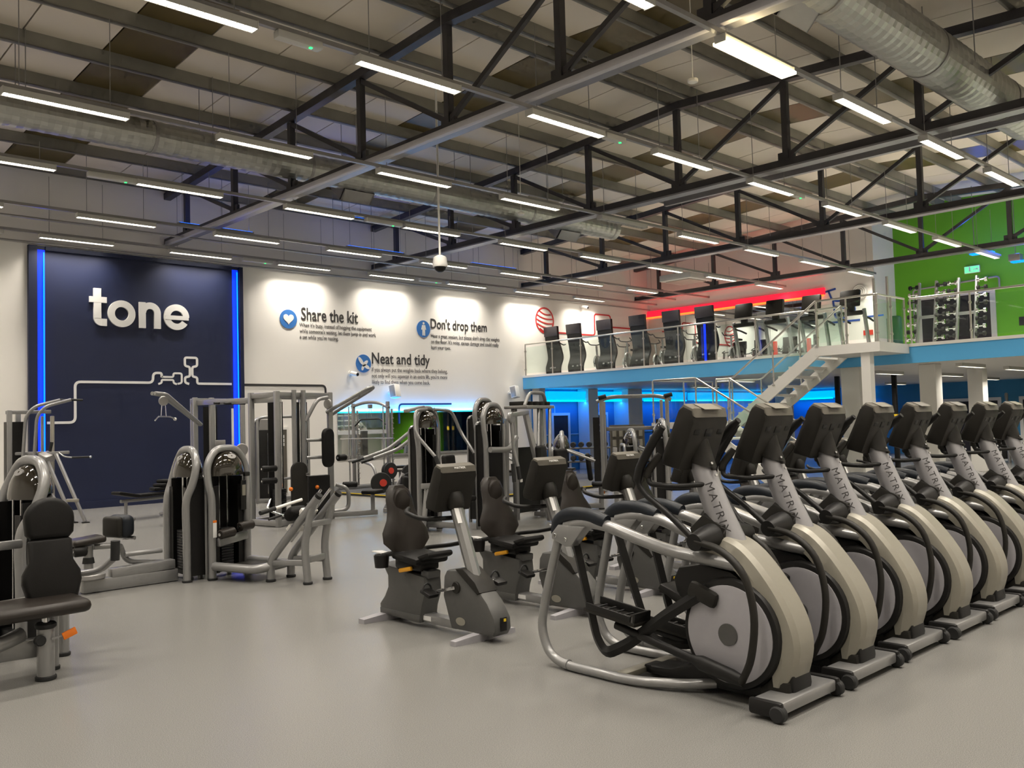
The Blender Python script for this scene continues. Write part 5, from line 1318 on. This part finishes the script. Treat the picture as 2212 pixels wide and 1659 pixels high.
pad(t, 'backrest', (.55, -.55, .95), (.34, .10, .60), (-.08, 0, .1)); pad(t, 'seat_cushion', (.5, -.75, .50), (.36, .36, .08)); leg(t, (.5, -.75), .46)
MB().b2((-.22, .0, .15), (.24, .03, 1.2)).build('front_shroud', 'black', t, 0)
t = press_tower('tall arch-topped machine at the back of the middle cluster', 10.05, 11.2, .35, 2.06, .62)
bar(t, (-.3, -.1, 1.5), (.3, -.1, 1.5), .06, .08, 'silver', 'cross_bar')
t = thing('pull_down_machine', 'pulldown frame with gridded top tray right of the middle cluster', 'strength machine', (10.85, 10.85, 0), .2)
bar(t, (-.55, 0, 1.88), (.45, .1, 1.88), .45, .05, 'galv', 'top_tray')
for k in range(5): MB().box((-.4+.18*k, .05, 1.94), (.10, .30, .07), .01).build('tray_block', 'charcoal', t)
pipe(t, [(-.5, -.15, 1.9), (-.35, -.15, 2.12), (.25, -.05, 2.12), (.38, 0, 1.9)], .03, .15, 'silver', 'curved_arm')
for x in (-.1, .25):
    pipe(t, [(x+.1, -.1, 1.88), (x-.25, -.3, 1.15), (x-.28, -.32, .9)], .03, .1, 'silver', 'lever_arm')
bar(t, (.35, .1, 0), (.35, .1, 1.88), .08, .08, 'silver', 'upright'); bar(t, (-.45, .1, 0), (-.45, .1, 1.88), .08, .08, 'silver', 'upright')
MB().b2((-.4, .12, .1), (.3, .2, 1.2)).build('shroud', 'black', t, 0)
pad(t, 'backrest', (.1, -.45, .85), (.34, .1, .62)); pad(t, 'seat_cushion', (.1, -.62, .48), (.36, .34, .08)); leg(t, (.1, -.62), .44)
MB().box((.14, -.75, .30), (.05, .02, .06), .006).build('lever_tag', 'orange', t)
bar(t, (-.5, -.9, .04), (.5, -.9, .04), .08, .07); bar(t, (.1, -.9, .05), (.1, .1, .05), .08, .07)

# --- further round-topped machines behind the bikes
for (x, y, rz, h, w, lab) in ((11.3, 12.25, .5, 1.50, .50, 'small arch machine with a glossy hood right of the pulldown frame'), (12.05, 11.3, .75, 1.46, .62, 'arch machine with a wide grey top behind the second bike console'),
                              (13.75, 11.05, .9, 1.46, .52, 'arch machine with a bright reflection on its hood behind the third bike console'), (12.75, 9.55, .8, 1.64, .55, 'arch machine just left of the nearest elliptical console')):
    t = press_tower(lab, x, y, rz, h, w, 'arch_weight_machine', group='arch machines behind the bikes')
    pad(t, 'backrest', (0, -.45, .78), (.34, .09, .5), (-.1, 0, 0)); pad(t, 'seat_cushion', (0, -.66, .46), (.36, .34, .08)); leg(t, (0, -.66), .42)
    bar(t, (0, -.66, .07), (0, 0, .07), .08, .09)
    pipe(t, [(-.3, -.05, 1.1), (-.45, -.3, 1.0), (-.45, -.55, .9)], .026, .1, 'silver', 'press_arm'); pipe(t, [(.3, -.05, 1.1), (.45, -.3, 1.0), (.45, -.55, .9)], .026, .1, 'silver', 'press_arm')
    MB().box((.1, -.72, .30), (.05, .02, .05), .006).build('lever_tag', 'orange', t)

# --- plate tree with red-centred plates
t = thing('plate_tree', 'plate tree holding black weight plates with red centres between two bikes', 'plate rack', (11.95, 10.0, 0), .8)
bar(t, (0, 0, 0), (0, 0, 1.15), .07, .07, 'silver', 'upright'); bar(t, (-.3, 0, .03), (.3, 0, .03), .07, .06); bar(t, (0, -.3, .03), (0, .3, .03), .07, .06)
for z in (.58, .90):
    MB().cyl((0, -.02, z), (0, -.26, z), .022, 10).build('peg', 'chrome', t)
    p = MB().disc((0, -.16, z), (0, 1, 0), .15, .12, 28, .02).build('plate', 'rubber', t)
    MB().tube([(0, -.218, z), (0, -.226, z)], .07, 20).build('plate_centre', 'red', p)

# --- rack beside the stair
t = thing('power_rack', 'grey power rack with curved top bar in front of the stair', 'rack', (16.2, 12.95, 0), -.85)
for x in (-.75, .75):
    bar(t, (x, 0, 0), (x, 0, 2.14), .09, .09, 'silver', 'upright'); bar(t, (x*.9, .7, 0), (x*.9, .7, 2.08), .07, .07, 'silver', 'upright'); bar(t, (x, -.3, .04), (x*.9, .9, .04), .08, .07)
    MB().cyl((x-.06, -.05, 2.14), (x+.12, -.05, 2.18), .05, 12).build('end_roller', 'rubber', t)
pipe(t, [(-.85, 0, 2.06), (-.55, 0, 2.16), (.55, 0, 2.16), (.85, 0, 2.06)], .045, .3, 'silver', 'top_bar')
bar(t, (-.68, .7, 1.42), (.68, .7, 1.42), .06, .09, 'silver', 'cross_bar')
MB().b2((-.95, -.05, .1), (-.80, .15, 1.7)).build('shroud', 'black', t, 0); MB().b2((.50, .1, .1), (.78, .3, 1.62)).build('shroud', 'black', t, 0)
o = thing('foam_roller_rack', 'brown patterned storage panel behind the power rack', 'storage rack', (18.2, 14.8, 0), -.75)
MB().b2((-.45, 0, .02), (.45, .06, 1.5)).build('panel', 'capgrey', o, 0)
for i in range(5):
    for j in range(4): MB().cyl((-.34+.17*i, -.04, .45+.25*j), (-.34+.17*i, -.04, .62+.25*j), .05, 10).build('roller', 'shell', o)

# --- dumbbell rack and free-weight benches further back
t = thing('dumbbell_rack', 'long two-tier dumbbell rack under the mezzanine edge', 'dumbbell rack', (18.6, 16.6, .061), -.9)
for z in (.45, .82): bar(t, (-1.6, -.05, z), (1.6, -.05, z), .16, .05, 'silver', 'shelf')
for x in (-1.5, 1.5): bar(t, (x, 0, 0), (x, .15, 1.0), .06, .08, 'silver', 'end_frame')
DB = MB().cyl((0, -.14, 0), (0, .14, 0), .018, 8).disc((0, -.12, 0), (0, 1, 0), .075, .09, 14, .012).disc((0, .12, 0), (0, 1, 0), .075, .09, 14, .012).mesh('dumbbell', 'rubber')
n = 0
for z in (.55, .92):
    for k in range(14):
        x = -1.45+.22*k
        o = inst('dumbbell', DB, None, (18.6+x*math.cos(-.9)-(-.05)*math.sin(-.9), 16.6+x*math.sin(-.9)+(-.05)*math.cos(-.9), z+.061), (0, 0, -.9))
        tag(o, '%s black dumbbell from the left on the %s tier of the long two-tier rack' % (ORD[k], 'lower' if z < .7 else 'upper'), 'dumbbell', 'dumbbells on the two-tier rack'); n += 1
for i, (x, y, rz, lab) in enumerate(((14.3, 14.9, .6, 'brown bench with raised back behind the third bike'), (15.2, 14.4, .4, 'low bench on the platform left of the power rack'), (20.2, 15.5, .8, 'bench under the mezzanine edge by the doors'))):
    bench(x, y, rz, lab, .3, .46, 1.15, 'brownpad')
# steel machines far under the mezzanine
for i, (x, y, lab) in enumerate(((24.6, 12.2, 'black rig post with yellow tag under the mezzanine, left one'), (25.4, 10.9, 'black rig post with yellow tag under the mezzanine, middle one'), (24.8, 9.5, 'black rig post with yellow tag under the mezzanine, right one'))):
    t = thing('rig_post', lab, 'rig post', (x, y, 0), 0, 'black rig posts under the mezzanine')
    bar(t, (0, 0, 0), (0, 0, 2.72), .12, .12, 'black', 'upright'); MB().box((0, 0, .02), (.3, .3, .04), .006).build('foot_plate', 'black', t)
    MB().b2((-.07, -.07, 1.42), (-.061, .07, 1.58)).b2((-.06, -.07, 1.42), (.06, -.062, 1.58)).build('tag', 'yellow', t, 0)
for i, (x, y) in enumerate(((30.5, 9.6), (31.0, 11.8), (31.5, 14.6))):
    t = thing('cable_crossover', 'grey cable frame far under the mezzanine, %s from the left' % ORD[2-i], 'rack', (x, y, 0), .3)
    pipe(t, [(-.5, 0, 0), (-.5, 0, 2.1), (.5, 0, 2.1), (.5, 0, 0)], .05, .15, 'silver', 'frame'); MB().b2((-.3, .05, .1), (.3, .2, 1.5)).build('shroud', 'black', t, 0)
d4 = thing('door_4', 'dark double doors in a white frame on the far blue wall', 'door', (XE, 9.9, 0)); d4['kind'] = 'structure'
MB().b2((-.06, -1.0, 0), (-.002, -.88, 2.1)).b2((-.06, .88, 0), (-.002, 1.0, 2.1)).b2((-.06, -.88, 1.98), (-.002, .88, 2.1)).build('door_frame', 'white', d4, 0)
MB().b2((-.03, -.88, .01), (-.002, -.005, 1.98)).build('door_leaf', 'dark', d4, 0); MB().b2((-.03, .005, .01), (-.002, .88, 1.98)).build('door_leaf', 'dark', d4, 0)
d5 = thing('door_5', 'wide dark shuttered opening in a white frame on the far blue wall', 'door', (XE, 12.9, 0)); d5['kind'] = 'structure'
MB().b2((-.06, -1.4, 0), (-.002, -1.28, 2.1)).b2((-.06, 1.28, 0), (-.002, 1.4, 2.1)).b2((-.06, -1.28, 1.98), (-.002, 1.28, 2.1)).build('door_frame', 'white', d5, 0)
MB().b2((-.03, -1.28, .01), (-.002, 1.28, 1.98)).build('door_leaf', 'dark', d5, 0)
# ------------------------------------------------------------------ upstairs: curved black boards, spin bikes, treadmills, racks
def make_board():
    """tall S-curved black stand seen from its back"""
    t = thing('curved_stand', '', 'equipment stand', group='tall curved black stands along the balcony')
    prof = catmull([(0, .0, .0), (0, -.02, .30), (0, .10, .62), (0, .04, .95), (0, -.04, 1.22), (0, -.07, 1.66)], 6)
    rings = []
    for p in prof:
        w = .29 if p.z > 1.2 else .30+.03*math.sin(p.z*3)
        rings.append([(p.y-.035, -w, p.z), (p.y+.035, -w, p.z), (p.y+.035, w, p.z), (p.y-.035, w, p.z)])
    MB().loft(rings).build('curved_back', 'black', t, 40)
    MB().box((-.11, 0, 1.50), (.035, .60, .32), .008, rot=(0, -.07, 0)).build('head_panel', 'dark', t)
    MB().b2((-.02, -.30, 0), (.70, .30, .12), .02).build('base_plate', 'charcoal', t)
    for s in (-1, 1): MB().box((-.055, s*.10, .30), (.012, .07, .045), .004).build('label', 'galv', t)
    pipe(t, [(.05, -.18, 1.15), (.25, -.22, 1.05), (.38, -.20, 1.08)], .02, .06, 'black', 'handle'); pipe(t, [(.05, .18, 1.15), (.25, .22, 1.05), (.38, .20, 1.08)], .02, .06, 'black', 'handle')
    return t
bo = make_board(); used = []
for k, y in enumerate((20.45, 19.45, 18.15, 16.84, 15.60, 14.45)):
    place(bo, used, (21.45, y, ZM-.03), 0, 'tall curved black stand on the balcony, %s from the left' % ORD[k])
    if k == 5: MB().b2((-.095, -.035, .05), (-.085, .035, 1.15)).build('light_strip', 'led_blue', used and [o for o in COL.objects if o.name.startswith('curved_stand')][-1], 0)
def make_spin():
    t = thing('spin_bike', '', 'exercise bike', group='spin bikes on the balcony')
    MB().disc((-.35, 0, .42), (0, 1, 0), .24, .05, 28, .01).build('flywheel', 'chrome', t)
    MB().tube([(-.35+.25*math.cos(a), 0, .42+.25*math.sin(a)) for a in [PI*.1+PI*.9*i/10 for i in range(11)]], .03, 8).build('guard', 'silver', t)
    bar(t, (-.42, 0, .05), (.45, 0, .05), .06, .06); bar(t, (-.40, -.25, .03), (-.40, .25, .03), .06, .05, 'silver', 'foot'); bar(t, (.45, -.25, .03), (.45, .25, .03), .06, .05, 'silver', 'foot')
    bar(t, (-.30, 0, .3), (-.38, 0, 1.0), .05, .08, 'silver', 'front_post'); bar(t, (.12, 0, .2), (.30, 0, .92), .05, .08, 'silver', 'seat_post'); bar(t, (-.32, 0, .6), (.12, 0, .25), .06, .09, 'silver', 'main_tube')
    pipe(t, [(-.60, -.20, 1.12), (-.44, -.20, 1.04), (-.36, 0, 1.02), (-.44, .20, 1.04), (-.60, .20, 1.12)], .018, .06, 'black', 'handlebar')
    MB().prism([(.12, -.04), (.28, -.09), (.46, -.10), (.48, 0), (.46, .10), (.28, .09), (.12, .04)], .92, .98, 'z', .015).build('saddle', 'vinyl', t)
    MB().disc((-.0, -.08, .30), (0, 1, 0), .09, .04, 20).build('chain_guard', 'black', t); bar(t, (0, -.11, .30), (.12, -.11, .20), .02, .03, 'chrome', 'crank'); MB().box((.13, -.16, .19), (.09, .10, .03), .008).build('pedal', 'black', t)
    return t
sp = make_spin(); used = []
for k, (x, y) in enumerate(((22.9, 19.6), (22.9, 18.3), (22.9, 16.9), (22.9, 15.7), (24.4, 19.6), (24.4, 18.3), (24.4, 16.8), (24.4, 15.4))):
    place(sp, used, (x, y, ZM-.03), .25, 'silver spin bike on the balcony, %s from the left in the %s row' % (ORD[k % 5], 'front' if k < 5 else 'back'))
def make_treadmill():
    t = thing('treadmill', '', 'treadmill', group='treadmills behind the balcony railing')
    MB().b2((.25, -.36, .06), (1.9, .36, .20), .03).build('deck', 'charcoal', t); MB().b2((.45, -.25, .20), (1.85, .25, .206)).build('belt', 'rubber', t, 0)
    MB().prism([(.05, .02), (.10, .26), (.45, .30), (.60, .20), (.60, .02)], -.34, .34, 'y', .03).build('motor_cover', 'galv', t)
    for s in (-1, 1):
        MB().bar((.28, s*.36, .10), (.0, s*.36, 1.32), .07, .13, .02).build('upright', 'silver', t)
        pipe(t, [(.0, s*.34, 1.12), (.35, s*.34, 1.08), (.62, s*.33, 1.02)], .028, .08, 'black', 'side_rail')
    MB().box((.02, 0, 1.22), (.16, .72, .12), .04).build('dash', 'charcoal', t)
    c = MB().box((-.02, 0, 1.62), (.12, .56, .46), .04, rot=(0, .18, 0)).build('console', 'charcoal', t)
    MB().box((.045, 0, 1.63), (.012, .44, .34), .004, rot=(0, .18, 0)).build('screen', 'black', c)
    MB().bar((.02, 0, 1.2), (-.01, 0, 1.45), .2, .10, .02).build('neck', 'charcoal', t)
    return t
tr = make_treadmill(); used = []
for k, y in enumerate((14.3, 13.3, 12.2, 11.1)):
    place(tr, used, (23.2+.05*k, y, ZM-.03), 0, 'grey treadmill behind the balcony railing, %s from the left' % ORD[k])
# dumbbell racks before the green wall
def make_vrack():
    t = thing('dumbbell_stand', '', 'dumbbell rack', group='upright dumbbell stands by the green wall')
    for s in (-1, 1): bar(t, (0, s*.22, 0), (.42, s*.22, 1.95), .06, .10, 'silver', 'upright')
    bar(t, (-.1, -.3, .03), (-.1, .3, .03), .06, .06); bar(t, (.45, -.3, .03), (.45, .3, .03), .06, .06); bar(t, (.2, -.22, 1.0), (.2, .22, 1.0), .05, .08)
    return t
vr = make_vrack(); used = []
VDB = MB().cyl((0, -.11, 0), (0, .11, 0), .016, 8).disc((0, -.09, 0), (0, 1, 0), .06, .07, 12, .01).disc((0, .09, 0), (0, 1, 0), .06, .07, 12, .01).mesh('dumbbell', 'chrome')
VDB2 = MB().cyl((0, -.11, 0), (0, .11, 0), .016, 8).disc((0, -.09, 0), (0, 1, 0), .06, .07, 12, .01).disc((0, .09, 0), (0, 1, 0), .06, .07, 12, .01).mesh('dumbbell', 'rubber')
for k, (x, y) in enumerate(((24.0, 9.45), (24.0, 8.45))):
    place(vr, used, (x, y, ZM-.03), 0, 'upright silver dumbbell stand by the green wall, %s one' % ('left' if k == 0 else 'right'))
    for i in range(9):
        for s in (-1, 1):
            o = inst('dumbbell', VDB if (i+k) % 2 else VDB2, None, (x-.03+.42*(.2+.2*i)/1.95, y+s*.36, ZM+.2+.2*i), (0, 0, 0))
            tag(o, '%s dumbbell, %s from the floor on the %s side of the %s upright stand' % ('chrome' if (i+k) % 2 else 'black', ORD[i], 'left' if s > 0 else 'right', 'left' if k == 0 else 'right'), 'dumbbell', 'dumbbells on the %s upright stand' % ('left' if k == 0 else 'right'))
t = thing('stretch_frame', 'pale steel frame with twin posts left of the dumbbell stands', 'frame', (22.8, 10.0, ZM-.03))
for y in (-.15, .20): pipe(t, [(0, y, 0), (0, y, 2.0)], .035, .05, 'steel', 'post')
bar(t, (0, -.3, .03), (0, .35, .03), .2, .05)
o = thing('hanging_bag', 'dark green cylinder bag at the end of the white upstairs wall', 'punch bag', (25.6, 10.9, ZM-.03))
MB().tube([(0, 0, .02), (0, 0, .06), (0, 0, 1.2), (0, 0, 1.26)], [.18, .21, .21, .16], 20).build('bag', 'bottle', o); MB().disc((0, 0, .02), (0, 0, 1), .26, .04, 20).build('base', 'black', o)
o = thing('storage_box', 'cream box on the balcony floor between the treadmills', 'box', (25.9, 14.9, ZM-.03)); MB().b2((-.25, -.3, 0), (.25, .3, .45), .02).build('carton', 'shell', o); MB().b2((-.26, -.31, .45), (.26, .31, .48)).build('lid', 'shell', o, 0)
o = thing('medicine_ball', 'dark exercise ball behind the treadmills', 'ball', (25.8, 13.7, ZM-.03)); MB().sphere((0, 0, .33), .33, 12).build('ball', 'black', o)
for k, y in enumerate((12.75, 11.75)):
    t = thing('floor_marker', 'red upright marker behind the balcony railing, %s one' % ('left' if k == 0 else 'right'), 'marker', (22.2, y, ZM-.03)); MB().b2((-.04, -.05, 0), (.04, .05, .55), .01).build('post', 'red', t); MB().disc((0, 0, .012), (0, 0, 1), .1, .024, 16).build('base', 'black', t)
o = MB().b2((XB-.03, 12.2, 4.05), (XB-.003, 12.5, 4.2)).build('wall_notice', 'red', None, 0); tag(o, 'small red notice at the end of the white upstairs wall', 'wall notice')
